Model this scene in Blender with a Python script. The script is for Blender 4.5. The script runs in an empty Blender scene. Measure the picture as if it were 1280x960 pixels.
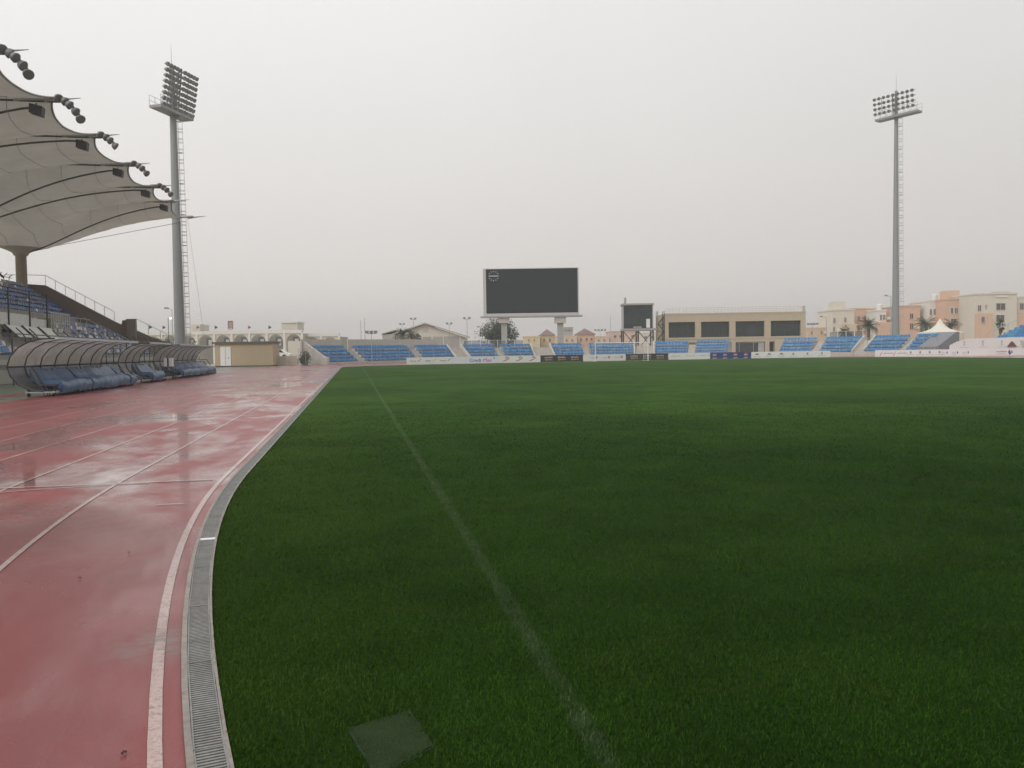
import bpy, math, random
import numpy as np
from mathutils import Vector, Matrix
random.seed(7); rng = np.random.default_rng(7)
S = bpy.context.scene
COL = S.collection
# ------------------------------------------------------------------ camera
FPX, HCAM, Y0, YAW, ROLL = 1035.0, 1.55, 439.0, math.radians(10.78), 0.015
PITCH = math.atan((480 - Y0) / FPX)
F0 = Vector((math.sin(YAW), math.cos(YAW), 0)); R0 = Vector((math.cos(YAW), -math.sin(YAW), 0)); Z = Vector((0, 0, 1))
FW = F0 * math.cos(PITCH) - Z * math.sin(PITCH); UP0 = Z * math.cos(PITCH) + F0 * math.sin(PITCH)
UPV = UP0 * math.cos(ROLL) + R0 * math.sin(ROLL); RT = R0 * math.cos(ROLL) - UP0 * math.sin(ROLL)
cam_d = bpy.data.cameras.new('camera'); cam = bpy.data.objects.new('camera', cam_d); COL.objects.link(cam)
m = Matrix((RT, UPV, -FW)).transposed().to_4x4(); m.translation = Vector((0, 0, HCAM)); cam.matrix_world = m
cam_d.sensor_width = 36; cam_d.lens = FPX / 1280 * 36; cam_d.clip_end = 4000; cam_d.clip_start = 0.05
S.camera = cam
def hor(px): return Y0 - ROLL * (px - 640)
def plan(px, D):                       # ground position seen in column px at camera depth D
    v = F0 * D + R0 * ((px - 640) / FPX * D); return v.x, v.y
def zat(px, py, D): return HCAM + (hor(px) - py) / FPX * D

# ------------------------------------------------------------------ materials
MATS = {}
def newmat(name):
    m = bpy.data.materials.new(name); m.use_nodes = True
    nt = m.node_tree; nt.nodes.clear(); return m, nt
def N(nt, t, **kw):
    n = nt.nodes.new(t)
    for k, v in kw.items():
        if k in n.inputs: n.inputs[k].default_value = v
        else: setattr(n, k, v)
    return n
def mat(name, col, rough=0.7, metal=0.0, var=0.18, scale=1.5, spec=0.5, fine=14.0, bump=0.0, alpha=None, coat=0):
    if name in MATS: return MATS[name]
    m, nt = newmat(name); L = nt.links
    out = N(nt, 'ShaderNodeOutputMaterial'); b = N(nt, 'ShaderNodeBsdfPrincipled')
    b.inputs['Roughness'].default_value = rough; b.inputs['Metallic'].default_value = metal
    b.inputs['Specular IOR Level'].default_value = spec
    if coat: b.inputs['Coat Weight'].default_value = coat
    tc = N(nt, 'ShaderNodeTexCoord'); geo = N(nt, 'ShaderNodeNewGeometry')
    n1 = N(nt, 'ShaderNodeTexNoise', Scale=scale, Detail=5.0, Roughness=0.6)
    n2 = N(nt, 'ShaderNodeTexNoise', Scale=fine, Detail=3.0)
    L.new(geo.outputs['Position'], n1.inputs['Vector']); L.new(geo.outputs['Position'], n2.inputs['Vector'])
    a = N(nt, 'ShaderNodeMath', operation='ADD'); L.new(n1.outputs['Fac'], a.inputs[0]); L.new(n2.outputs['Fac'], a.inputs[1])
    r = N(nt, 'ShaderNodeMapRange'); r.inputs['From Min'].default_value = .6; r.inputs['From Max'].default_value = 1.4
    r.inputs['To Min'].default_value = 1 - var; r.inputs['To Max'].default_value = 1 + var
    L.new(a.outputs[0], r.inputs['Value'])
    mx = N(nt, 'ShaderNodeVectorMath', operation='SCALE'); mx.inputs[0].default_value = col
    L.new(r.outputs[0], mx.inputs['Scale']); L.new(mx.outputs[0], b.inputs['Base Color'])
    if bump:
        bp = N(nt, 'ShaderNodeBump', Strength=bump, Distance=0.02); L.new(n2.outputs['Fac'], bp.inputs['Height']); L.new(bp.outputs[0], b.inputs['Normal'])
    if alpha is not None:
        tr = N(nt, 'ShaderNodeBsdfTransparent'); ms = N(nt, 'ShaderNodeMixShader'); ms.inputs[0].default_value = alpha
        L.new(tr.outputs[0], ms.inputs[1]); L.new(b.outputs[0], ms.inputs[2]); L.new(ms.outputs[0], out.inputs[0])
    else: L.new(b.outputs[0], out.inputs[0])
    MATS[name] = m; return m

concrete = mat('concrete', (.50, .47, .42), .85, var=.16, scale=.6, fine=4)
concrete_dk = mat('concrete_dark', (.30, .28, .25), .85, var=.2, scale=.7, fine=5)
beige = mat('beige_render', (.50, .42, .31), .9, var=.07, scale=.25, fine=2)
tan = mat('tan_panel', (.47, .37, .25), .8, var=.06, scale=.4, fine=3)
cream = mat('cream_render', (.62, .58, .50), .9, var=.06, scale=.3, fine=2)
whitew = mat('white_render', (.70, .68, .64), .9, var=.06, scale=.3, fine=2)
orange = mat('orange_render', (.62, .43, .32), .9, var=.08, scale=.3, fine=2)
peach = mat('peach_render', (.60, .48, .37), .9, var=.08, scale=.3, fine=2)
yellow = mat('yellow_render', (.60, .50, .33), .9, var=.08, scale=.3, fine=2)
brownroof = mat('brown_roof', (.20, .13, .12), .8)
glass_dk = mat('dark_glass', (.025, .038, .038), .16, var=.5, scale=.5, fine=1.2, spec=.4)
window_dk = mat('window_dark', (.10, .09, .085), .4, var=.3, scale=.5)
mast_grey = mat('mast_paint', (.27, .28, .28), .5, metal=.1, var=.08)
lamp_grey = mat('lamp_housing', (.23, .24, .24), .45, metal=.2, var=.1)
steel = mat('galvanised', (.42, .43, .43), .45, metal=.5, var=.15)
darksteel = mat('dark_steel', (.045, .04, .04), .5, metal=.3, var=.2)
white_paint = mat('white_paint', (.78, .78, .77), .5, var=.05)
white_vinyl = mat('white_vinyl', (.74, .73, .72), .45, var=.05, scale=.5)
black_vinyl = mat('black_vinyl', (.025, .027, .032), .4, var=.2)
navy_vinyl = mat('navy_vinyl', (.02, .045, .16), .4, var=.15)
ink_dark = mat('ink_dark', (.03, .03, .05), .5)
ink_grey = mat('ink_grey', (.28, .27, .26), .5)
ink_red = mat('ink_red', (.45, .03, .05), .5)
ink_navy = mat('ink_navy', (.03, .04, .20), .5)
ink_gold = mat('ink_gold', (.60, .46, .16), .5)
ink_white = mat('ink_white', (.8, .8, .8), .5)
ink_green = mat('ink_green', (.08, .22, .10), .5)
screen_m = mat('screen_face', (.013, .021, .024), .6, var=.12, scale=.3, fine=6, spec=.25)
seat_blue = mat('seat_blue', (.020, .185, .42), .45, var=.18, scale=.8, fine=6)
seat_pale = mat('seat_pale_blue', (.06, .27, .45), .5, var=.18)
seat_violet = mat('seat_violet', (.10, .13, .33), .5, var=.3, scale=2)
seat_white = mat('seat_white', (.58, .57, .56), .5, var=.2)
seat_grey = mat('seat_grey', (.22, .21, .22), .6, var=.3, scale=2)
brownwall = mat('brown_wall', (.20, .165, .135), .9, var=.2, scale=.8)
mesh_m = mat('wire_mesh', (.30, .31, .31), .6, alpha=.22)
mesh_dk = mat('wire_mesh_dark', (.10, .11, .11), .6, alpha=.55)
net_m = mat('goal_net', (.8, .8, .8), .8, alpha=.05)
tarp = mat('blue_tarpaulin', (.018, .070, .155), .38, var=.35, scale=3, fine=9, bump=.6)
def sheet_mat():
    m, nt = newmat('tinted_sheet'); L = nt.links; out = N(nt, 'ShaderNodeOutputMaterial'); geo = N(nt, 'ShaderNodeNewGeometry')
    n = N(nt, 'ShaderNodeTexNoise', Scale=1.4, Detail=6.0, Roughness=.7); L.new(geo.outputs['Position'], n.inputs['Vector'])
    cr = N(nt, 'ShaderNodeValToRGB'); cr.color_ramp.elements[0].color = (.33, .30, .29, 1); cr.color_ramp.elements[1].color = (.58, .54, .52, 1); cr.color_ramp.elements[0].position = .3; cr.color_ramp.elements[1].position = .7
    L.new(n.outputs['Fac'], cr.inputs[0]); b = N(nt, 'ShaderNodeBsdfPrincipled'); b.inputs['Roughness'].default_value = .3; L.new(cr.outputs[0], b.inputs['Base Color'])
    t = N(nt, 'ShaderNodeBsdfTranslucent'); L.new(cr.outputs[0], t.inputs[0]); tr = N(nt, 'ShaderNodeBsdfTransparent'); tr.inputs[0].default_value = (.8, .74, .72, 1)
    a = N(nt, 'ShaderNodeMixShader'); a.inputs[0].default_value = .58; L.new(b.outputs[0], a.inputs[1]); L.new(t.outputs[0], a.inputs[2])
    c = N(nt, 'ShaderNodeMixShader'); c.inputs[0].default_value = .17; L.new(a.outputs[0], c.inputs[1]); L.new(tr.outputs[0], c.inputs[2]); L.new(c.outputs[0], out.inputs[0]); return m
poly_m = sheet_mat()
poly_low = mat('lower_sheet', (.10, .12, .14), .35, var=.3, scale=2)
rubber = mat('rubber', (.02, .02, .02), .7)
alu = mat('aluminium', (.52, .55, .57), .35, metal=.3, var=.15)
leaf = mat('foliage', (.060, .080, .042), .7, var=.5, scale=2, fine=9)
leaf_palm = mat('palm_foliage', (.070, .095, .055), .6, var=.5, scale=2, fine=9)
bark = mat('bark', (.16, .12, .09), .9, var=.3)
tentm = mat('tent_cloth', (.74, .71, .62), .8, var=.06)
flag_red = mat('flag_red', (.42, .05, .05), .8)
hatch_m = mat('turf_cover', (.036, .056, .024), .95, var=.35, scale=6, fine=120, bump=1.0, spec=.05)

def emis(name, col, s):
    m, nt = newmat(name); o = N(nt, 'ShaderNodeOutputMaterial'); e = N(nt, 'ShaderNodeEmission', Strength=s)
    e.inputs[0].default_value = (*col, 1); nt.links.new(e.outputs[0], o.inputs[0]); return m
lit_bulb = emis('lit_bulb', (1, .72, .38), 3.0)

def membrane_mat():
    m, nt = newmat('canopy_membrane'); L = nt.links
    out = N(nt, 'ShaderNodeOutputMaterial'); geo = N(nt, 'ShaderNodeNewGeometry')
    n = N(nt, 'ShaderNodeTexNoise', Scale=.35, Detail=6.0, Roughness=.65); L.new(geo.outputs['Position'], n.inputs['Vector'])
    cr = N(nt, 'ShaderNodeValToRGB'); cr.color_ramp.elements[0].color = (.47, .44, .39, 1); cr.color_ramp.elements[1].color = (.58, .55, .49, 1)
    cr.color_ramp.elements[0].position = .3; cr.color_ramp.elements[1].position = .7
    L.new(n.outputs['Fac'], cr.inputs[0])
    d = N(nt, 'ShaderNodeBsdfDiffuse'); t = N(nt, 'ShaderNodeBsdfTranslucent'); ms = N(nt, 'ShaderNodeMixShader'); ms.inputs[0].default_value = .27
    L.new(cr.outputs[0], d.inputs[0]); L.new(cr.outputs[0], t.inputs[0]); L.new(d.outputs[0], ms.inputs[1]); L.new(t.outputs[0], ms.inputs[2]); L.new(ms.outputs[0], out.inputs[0])
    return m
membrane = membrane_mat()

def noise(nt, vec, scale, detail=4.0, rough=.55, dist=0.0):
    n = N(nt, 'ShaderNodeTexNoise', Scale=scale, Detail=detail, Roughness=rough, Distortion=dist)
    nt.links.new(vec, n.inputs['Vector']); return n.outputs['Fac']
def rmap(nt, v, a, b, c=0.0, d=1.0):
    r = N(nt, 'ShaderNodeMapRange'); r.inputs['From Min'].default_value = a; r.inputs['From Max'].default_value = b
    r.inputs['To Min'].default_value = c; r.inputs['To Max'].default_value = d; nt.links.new(v, r.inputs['Value']); return r.outputs[0]
def mixc(nt, fac, c1, c2):
    x = N(nt, 'ShaderNodeMix', data_type='RGBA'); L = nt.links
    if isinstance(fac, (int, float)): x.inputs[0].default_value = fac
    else: L.new(fac, x.inputs[0])
    for c, i in ((c1, 6), (c2, 7)):
        if isinstance(c, tuple): x.inputs[i].default_value = (*c, 1)
        else: L.new(c, x.inputs[i])
    return x.outputs[2]
def mth(nt, op, a, b=None, clamp=False):
    x = N(nt, 'ShaderNodeMath', operation=op); x.use_clamp = clamp
    for i, v in enumerate((a, b)):
        if v is None: continue
        if isinstance(v, (int, float)): x.inputs[i].default_value = v
        else: nt.links.new(v, x.inputs[i])
    return x.outputs[0]

def grass_mat(name, blade):
    m, nt = newmat(name); L = nt.links
    out = N(nt, 'ShaderNodeOutputMaterial'); b = N(nt, 'ShaderNodeBsdfPrincipled'); geo = N(nt, 'ShaderNodeNewGeometry')
    P = geo.outputs['Position']; sp = N(nt, 'ShaderNodeSeparateXYZ'); L.new(P, sp.inputs[0])
    fl = N(nt, 'ShaderNodeCombineXYZ'); L.new(sp.outputs[0], fl.inputs[0]); L.new(sp.outputs[1], fl.inputs[1])
    V = fl.outputs[0]
    patch = noise(nt, V, .16, 5, .6, .6); mid = noise(nt, V, 1.1, 4, .6); fine = noise(nt, V if not blade else P, 38 if not blade else 60, 3, .6)
    c = mixc(nt, rmap(nt, patch, .38, .64), (.022, .065, .006), (.042, .102, .011))
    c = mixc(nt, rmap(nt, mid, .42, .72, 0, .55), c, (.013, .038, .004))
    dry = noise(nt, V, .85, 5, .7, 1.2)
    c = mixc(nt, rmap(nt, dry, .56, .80, 0, .40), c, (.062, .080, .014))
    edge = mth(nt, 'MULTIPLY', rmap(nt, sp.outputs[0], -.9, .5, .45, 0), rmap(nt, patch, .4, .6, .3, 1)); c = mixc(nt, edge, c, (.060, .105, .012))
    tone = rmap(nt, fine, .25, .75, .55, 1.5)
    # worn white touchline, broken by noise
    d = mth(nt, 'ABSOLUTE', mth(nt, 'SUBTRACT', sp.outputs[0], .90))
    wob = noise(nt, V, 2.6, 5, .7)
    line = rmap(nt, mth(nt, 'ADD', d, mth(nt, 'MULTIPLY', mth(nt, 'SUBTRACT', wob, .5), .10)), .03, .065, 1, 0)
    wear = rmap(nt, noise(nt, V, 4.0, 6, .75), .36, .62, .04, .34)
    stop = rmap(nt, sp.outputs[1], 105.3, 105.5, 1, 0)
    lf = mth(nt, 'MULTIPLY', mth(nt, 'MULTIPLY', line, wear, True), stop, True)
    if not blade:                                  # far part of the line where no blades stand
        farf = rmap(nt, sp.outputs[1], 8, 20, .8, 1.0); lf = mth(nt, 'MULTIPLY', lf, farf, True)
    c2 = N(nt, 'ShaderNodeVectorMath', operation='SCALE'); L.new(c, c2.inputs[0]); L.new(tone, c2.inputs['Scale'])
    cc = mixc(nt, lf, c2.outputs[0], (.16, .21, .13))
    if not blade:
        near = rmap(nt, sp.outputs[1], 6, 24, .50, 1.0)   # near turf colour darkened to paint in vignetting and shade down between blades
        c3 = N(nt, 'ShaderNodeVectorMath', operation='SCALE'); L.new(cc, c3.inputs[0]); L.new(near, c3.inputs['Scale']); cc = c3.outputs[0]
    L.new(cc, b.inputs['Base Color'])
    b.inputs['Roughness'].default_value = .75 if not blade else .55
    b.inputs['Specular IOR Level'].default_value = .03 if not blade else .05
    if not blade:
        bp = N(nt, 'ShaderNodeBump', Strength=.8, Distance=.03)
        h = noise(nt, V, 55, 4, .7); L.new(h, bp.inputs['Height']); L.new(bp.outputs[0], b.inputs['Normal'])
    L.new(b.outputs[0], out.inputs[0]); return m
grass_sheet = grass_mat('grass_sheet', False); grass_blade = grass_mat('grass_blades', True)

def track_mat(name, base, line=False, wetk=1.0):
    m, nt = newmat(name); L = nt.links
    out = N(nt, 'ShaderNodeOutputMaterial'); b = N(nt, 'ShaderNodeBsdfPrincipled'); geo = N(nt, 'ShaderNodeNewGeometry'); P = geo.outputs['Position']
    mp = N(nt, 'ShaderNodeMapping'); mp.inputs['Scale'].default_value = (1, .55, 1); mp.inputs['Rotation'].default_value = (0, 0, .5); L.new(P, mp.inputs[0]); V = mp.outputs[0]
    big = noise(nt, V, .42, 5, .6, .8); med = noise(nt, V, 1.7, 5, .6, .5); gr = noise(nt, P, 160, 2, .6); grain = noise(nt, P, 120, 4, .8)
    damp = rmap(nt, big, .38, .66); pud = rmap(nt, mth(nt, 'ADD', mth(nt, 'MULTIPLY', big, .7), mth(nt, 'MULTIPLY', med, .3)), .44, .64)
    spy = N(nt, 'ShaderNodeSeparateXYZ'); L.new(P, spy.inputs[0]); pud = mth(nt, 'MULTIPLY', mth(nt, 'MULTIPLY', pud, rmap(nt, spy.outputs[1], 5, 10, .2, 1)), rmap(nt, spy.outputs[0], -7.2, -4.6, .12, 1))
    c = mixc(nt, damp, base, tuple(x * .72 for x in base))
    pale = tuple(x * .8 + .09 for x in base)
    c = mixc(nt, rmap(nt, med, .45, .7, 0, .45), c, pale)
    c = mixc(nt, rmap(nt, noise(nt, V, .9, 6, .75, 1.5), .60, .78, 0, .35), c, tuple(x * .55 for x in base))
    # dried grey mud washed across the line beside the drain
    vs_ = N(nt, 'ShaderNodeVectorMath', operation='DISTANCE'); L.new(P, vs_.inputs[0]); vs_.inputs[1].default_value = (-1.02, 4.72, 0)
    mud = mth(nt, 'MULTIPLY', rmap(nt, vs_.outputs['Value'], .05, .42, 1, 0), rmap(nt, noise(nt, P, 7, 5, .7), .40, .58), True)
    c = mixc(nt, mud, c, (.17, .145, .13))
    c2 = N(nt, 'ShaderNodeVectorMath', operation='SCALE'); L.new(c, c2.inputs[0]); L.new(rmap(nt, grain, .3, .7, .74, 1.26), c2.inputs['Scale'])
    if line:
        chip = rmap(nt, noise(nt, P, 26, 5, .8), .50, .64, 0, .75)
        L.new(mixc(nt, chip, c2.outputs[0], (.24, .10, .09)), b.inputs['Base Color'])
    else: L.new(c2.outputs[0], b.inputs['Base Color'])
    ro = mth(nt, 'SUBTRACT', rmap(nt, damp, 0, 1, .42, .25), mth(nt, 'MULTIPLY', pud, .16 * wetk)); L.new(ro, b.inputs['Roughness'])
    b.inputs['Specular IOR Level'].default_value = .5
    L.new(mth(nt, 'MULTIPLY', pud, .9 * wetk), b.inputs['Coat Weight']); b.inputs['Coat Roughness'].default_value = .06
    bp = N(nt, 'ShaderNodeBump', Distance=.004); L.new(rmap(nt, pud, 0, 1, .55, .06), bp.inputs['Strength']); L.new(gr, bp.inputs['Height']); L.new(bp.outputs[0], b.inputs['Normal'])
    L.new(b.outputs[0], out.inputs[0]); return m
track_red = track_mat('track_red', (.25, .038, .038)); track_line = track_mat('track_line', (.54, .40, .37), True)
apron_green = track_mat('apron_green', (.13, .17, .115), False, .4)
ground_m = mat('sandy_ground', (.36, .31, .25), .9, var=.2, scale=.08, fine=1)

# ------------------------------------------------------------------ mesh helpers
class MB:
    def __init__(s): s.v = []; s.f = []; s.m = []
    def add(s, vs, fs, mi=0):
        o = len(s.v); s.v += [tuple(v) for v in vs]; s.f += [tuple(i + o for i in f) for f in fs]; s.m += [mi] * len(fs); return s
    def box(s, x0, x1, y0, y1, z0, z1, mi=0):
        v = [(x, y, z) for z in (z0, z1) for y in (y0, y1) for x in (x0, x1)]
        return s.add(v, [(0, 2, 3, 1), (4, 5, 7, 6), (0, 1, 5, 4), (1, 3, 7, 5), (3, 2, 6, 7), (2, 0, 4, 6)], mi)
    def bar(s, a, b, r, n=6, r2=None, mi=0):
        a = Vector(a); b = Vector(b); d = (b - a); r2 = r if r2 is None else r2
        if d.length < 1e-6: return s
        d.normalize(); u = d.orthogonal().normalized(); w = d.cross(u)
        vs = []
        for p, rr in ((a, r), (b, r2)):
            for i in range(n):
                t = 2 * math.pi * i / n + math.pi / n; vs.append(p + u * math.cos(t) * rr + w * math.sin(t) * rr)
        fs = [(i, (i + 1) % n, n + (i + 1) % n, n + i) for i in range(n)] + [tuple(range(n - 1, -1, -1)), tuple(range(n, 2 * n))]
        return s.add(vs, fs, mi)
    def path(s, pts, r, n=5, mi=0):
        for a, b in zip(pts[:-1], pts[1:]): s.bar(a, b, r, n, mi=mi)
        return s
    def prism(s, poly, z0, z1, mi=0):
        n = len(poly); vs = [(x, y, z0) for x, y in poly] + [(x, y, z1) for x, y in poly]
        return s.add(vs, [tuple(range(n - 1, -1, -1)), tuple(range(n, 2 * n))] + [(i, (i + 1) % n, n + (i + 1) % n, n + i) for i in range(n)], mi)
    def wallprism(s, poly, y0, y1, mi=0):      # polygon in xz, thickness along y
        n = len(poly); vs = [(x, y0, z) for x, z in poly] + [(x, y1, z) for x, z in poly]
        return s.add(vs, [tuple(range(n)), tuple(range(2 * n - 1, n - 1, -1))] + [((i + 1) % n, i, n + i, n + (i + 1) % n) for i in range(n)], mi)
    def xprism(s, poly, x0, x1, mi=0):         # polygon in yz, thickness along x
        n = len(poly); vs = [(x0, y, z) for y, z in poly] + [(x1, y, z) for y, z in poly]
        return s.add(vs, [tuple(range(n)), tuple(range(2 * n - 1, n - 1, -1))] + [((i + 1) % n, i, n + i, n + (i + 1) % n) for i in range(n)], mi)
    def lathe(s, prof, n=10, c=(0, 0, 0), mi=0):
        vs = []
        for r, z in prof:
            for i in range(n):
                t = 2 * math.pi * i / n; vs.append((c[0] + r * math.cos(t), c[1] + r * math.sin(t), c[2] + z))
        fs = []
        for k in range(len(prof) - 1):
            for i in range(n): fs.append((k * n + i, k * n + (i + 1) % n, (k + 1) * n + (i + 1) % n, (k + 1) * n + i))
        return s.add(vs, fs, mi)
    def grid(s, P, mi=0):                      # P[i][j] points
        a = len(P); b = len(P[0]); vs = [p for r in P for p in r]
        return s.add(vs, [(i * b + j, i * b + j + 1, (i + 1) * b + j + 1, (i + 1) * b + j) for i in range(a - 1) for j in range(b - 1)], mi)
    def mesh(s, name, mats, smooth=False):
        me = bpy.data.meshes.new(name); me.from_pydata(s.v, [], s.f)
        for m in (mats if isinstance(mats, (list, tuple)) else [mats]): me.materials.append(m)
        if any(s.m): me.polygons.foreach_set('material_index', s.m)
        if smooth: me.polygons.foreach_set('use_smooth', [True] * len(s.f))
        me.update(); return me
    def build(s, name, mats, parent=None, smooth=False, loc=None, rot=None, label=None):
        return link(name, s.mesh(name, mats, smooth), parent, loc, rot, label)
def link(name, me, parent=None, loc=None, rot=None, label=None):
    o = bpy.data.objects.new(name, me); COL.objects.link(o)
    if parent: o.parent = parent
    if loc is not None: o.location = loc
    if rot is not None: o.rotation_euler = rot if hasattr(rot, '__len__') else (0, 0, rot)
    if label: o['label'] = label
    return o
def tag(o, label=None, cat=None, group=None, kind=None):
    if label: o['label'] = label
    if cat: o['category'] = cat
    if group: o['group'] = group
    if kind: o['kind'] = kind
    return o
def thing(name, label, cat, loc=(0, 0, 0), rz=0, group=None):
    o = bpy.data.objects.new(name, None); COL.objects.link(o); o.location = loc; o.rotation_euler = (0, 0, rz); o.empty_display_size = .3
    return tag(o, label, cat, group)
def struct(name, mb, m): return tag(mb.build(name, m), kind='structure')
def copy_tree(o, parent=None):
    c = o.copy(); COL.objects.link(c); c.parent = parent
    for ch in list(o.children): copy_tree(ch, c)
    return c
def text_mesh(s, size, name='lettering', depth=.004):
    cu = bpy.data.curves.new(name, 'FONT'); cu.body = s; cu.size = size; cu.align_x = 'CENTER'; cu.align_y = 'CENTER'; cu.extrude = depth
    cu.resolution_u = 2
    o = bpy.data.objects.new('tmp', cu); COL.objects.link(o); bpy.context.view_layer.update()
    dg = bpy.context.evaluated_depsgraph_get(); me = bpy.data.meshes.new_from_object(o.evaluated_get(dg))
    bpy.data.objects.remove(o); bpy.data.curves.remove(cu); me.name = name; return me
def place_text(s, size, m, parent, x, y, z, bold=0, slant=0, sx=1, name='lettering'):
    me = text_mesh(s, size, name)
    n = len(me.vertices); co = np.empty(n * 3); me.vertices.foreach_get('co', co); co = co.reshape(-1, 3)
    out = np.stack([co[:, 0] * sx + co[:, 1] * slant, -co[:, 2], co[:, 1]], 1); me.vertices.foreach_set('co', out.ravel()); me.update()
    me.materials.clear(); me.materials.append(m)
    return link(name, me, parent, (x, y, z))

# ------------------------------------------------------------------ ground, pitch, track
CX, CXL = 35.11, -1.39           # centre of the bends, inner kerb line
R = 36.5; YN, YF = 11.3, 95.7
def stadium(r, n=200, y0=YN, y1=YF):
    p = []
    for i in range(n + 1):
        t = math.pi * i / n; p.append((CX - r * math.cos(t), y1 + r * math.sin(t)))
    for i in range(n + 1):
        t = math.pi + math.pi * i / n; p.append((CX - r * math.cos(t), y0 + r * math.sin(t)))
    return p
def ring(r0, r1, z, n=220, mi=0):
    a = stadium(r0, n); b = stadium(r1, n); k = len(a); mb = MB()
    mb.add([(x, y, z) for x, y in a] + [(x, y, z) for x, y in b], [(i, k + i, k + (i + 1) % k, (i + 1) % k) for i in range(k)], mi); return mb
g = MB(); G = 1400
g.add([(-G, -G, -.06), (G, -G, -.06), (G, G + 300, -.06), (-G, G + 300, -.06)], [(0, 1, 2, 3)]); struct('ground', g, ground_m)
BOARD = [(6.6, 106.6), (23.6, 108.2), (33, 109), (44, 110), (56, 110), (66.6, 107.4)]
BOARD2 = [(70.9, 103.2), (77, 96.4), (83.5, 91.2)]
# far edge of the grass follows the boards
def inarc(n0, n1, n=20):
    return [(CX - R * math.cos(t), YF + R * math.sin(t)) for t in [n0 + (n1 - n0) * i / n for i in range(n + 1)]]
poly = [(CX - R * math.cos(t), YN - R * math.sin(t)) for t in [math.pi * (1 - i / 220) for i in range(221)]]  # near bend, right to left
poly += [(CXL, YF)] + [(-1.2, 99), (1.2, 104.2)] + BOARD + [(70.2, 101.6), (71.6, YF)]
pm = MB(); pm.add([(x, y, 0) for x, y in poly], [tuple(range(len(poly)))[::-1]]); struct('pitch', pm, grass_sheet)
dz = MB(); far = inarc(0, math.pi, 40)
pz = [(-1.2, 99), (1.2, 104.2)] + BOARD + [(70.2, 101.6)]
dz.add([(x, y, -.004) for x, y in [far[0]] + pz + far[::-1]], [tuple(range(len(pz) + 1 + len(far)))]); struct('run_up_area', dz, track_red)
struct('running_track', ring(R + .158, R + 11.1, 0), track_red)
struct('green_apron', ring(R + 11.1, R + 12.3, -.002), apron_green)
struct('red_apron_strip', ring(R + 12.3, R + 13.4, -.004), track_red)
struct('outer_green_apron', ring(R + 13.4, R + 19.5, -.006), apron_green)
# drain channel
struct('drain_channel', ring(R - .005, R + .158, -.045), mat('drain_bed', (.05, .05, .048), .8))
kb = ring(R - .002, R + .014, .012); k2 = ring(R + .134, R + .162, .016)
o = len(kb.v); kb.v += k2.v; kb.f += [tuple(i + o for i in f) for f in k2.f]; kb.m += k2.m
kerb_m = mat('kerb_concrete', (.27, .235, .21), .7, var=.3, scale=4, fine=30)
struct('kerb_strip', kb, kerb_m)
# lane markings
lm = MB()
def addm(b):
    o = len(lm.v); lm.v.extend(b.v); lm.f.extend([tuple(i + o for i in f) for f in b.f]); lm.m.extend(b.m)
addm(ring(R + .243, R + .298, .005))
for k in range(1, 9): addm(ring(R + .25 + 1.22 * k, R + .295 + 1.22 * k, .005))
def strip(x0, x1, y, w, dy=0.0):
    lm.add([(x0, y, .009), (x1, y + dy, .009), (x1, y + dy + w, .009), (x0, y + w, .009)], [(0, 1, 2, 3)])
strip(-11.55, -1.76, 10.78, .055)
pts = [(-2.5 - .25 * i, 10.72 - .007 * i * i) for i in range(9)]
for (a, b), (c, d) in zip(pts[:-1], pts[1:]): lm.add([(a, b, .0092), (a, b + .03, .0092), (c, d + .03, .0092), (c, d, .0092)], [(0, 1, 2, 3)])
strip(-4.0, -2.75, 6.95, .035, .05); strip(-2.05, -1.78, 9.1, .03)
struct('lane_markings', lm, track_line)

# drain grates: one-metre sections laid along the kerb
gm = MB(); gw = .120
gm.box(-gw / 2, -gw / 2 + .008, .004, .992, -.02, .006); gm.box(gw / 2 - .008, gw / 2, .004, .992, -.02, .006)
for i in range(40): gm.box(-gw / 2 + .008, gw / 2 - .008, .012 + i * .0246, .012 + i * .0246 + .0125, -.015, .003)
gm.box(-gw / 2, gw / 2, .992, .998, -.02, .0065)
grate_m = mat('grate_steel', (.25, .25, .24), .5, metal=.35, var=.3, scale=5, fine=40)
gme = gm.mesh('drain_grate', grate_m)
rm = R + .074
jm = MB(); jm.v = list(gm.v); jm.f = list(gm.f); jm.m = list(gm.m); jm.box(-gw / 2, gw / 2, .93, .99, -.01, .008, 1)
jme = jm.mesh('drain_grate', [grate_m, white_paint])
for k in range(-10, 84):
    s = k * 1.0                                   # distance along from the start of the straight
    if s >= 0: p = (CX - rm, YN + s + .002); a = 0
    else:
        t = -s / rm; p = (CX - rm * math.cos(t), YN - rm * math.sin(t)); a = t - .5 / rm
    if k == -5: tag(link('drain_grate', jme, None, (*p, .006), a), 'drain grate with a bright white joint strip across its far end', 'drain grate', 'drain grates laid end to end along the grass edge')
    else: tag(link('drain_grate', gme, None, (*p, .006), a), 'plain ribbed grey metal grate in the row between red track and grass', 'drain grate', 'drain grates laid end to end along the grass edge')

# small dark bits lying on the track
for_bits = [(161, 692.5, 'tiny dark leaf scrap on the red track beside the pale sheen, farthest of three'), (100, 724.5, 'tiny dark leaf scrap in the middle of the near red lane'), (155, 944, 'dark leaf scrap on the red track at the bottom of the view')]
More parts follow.
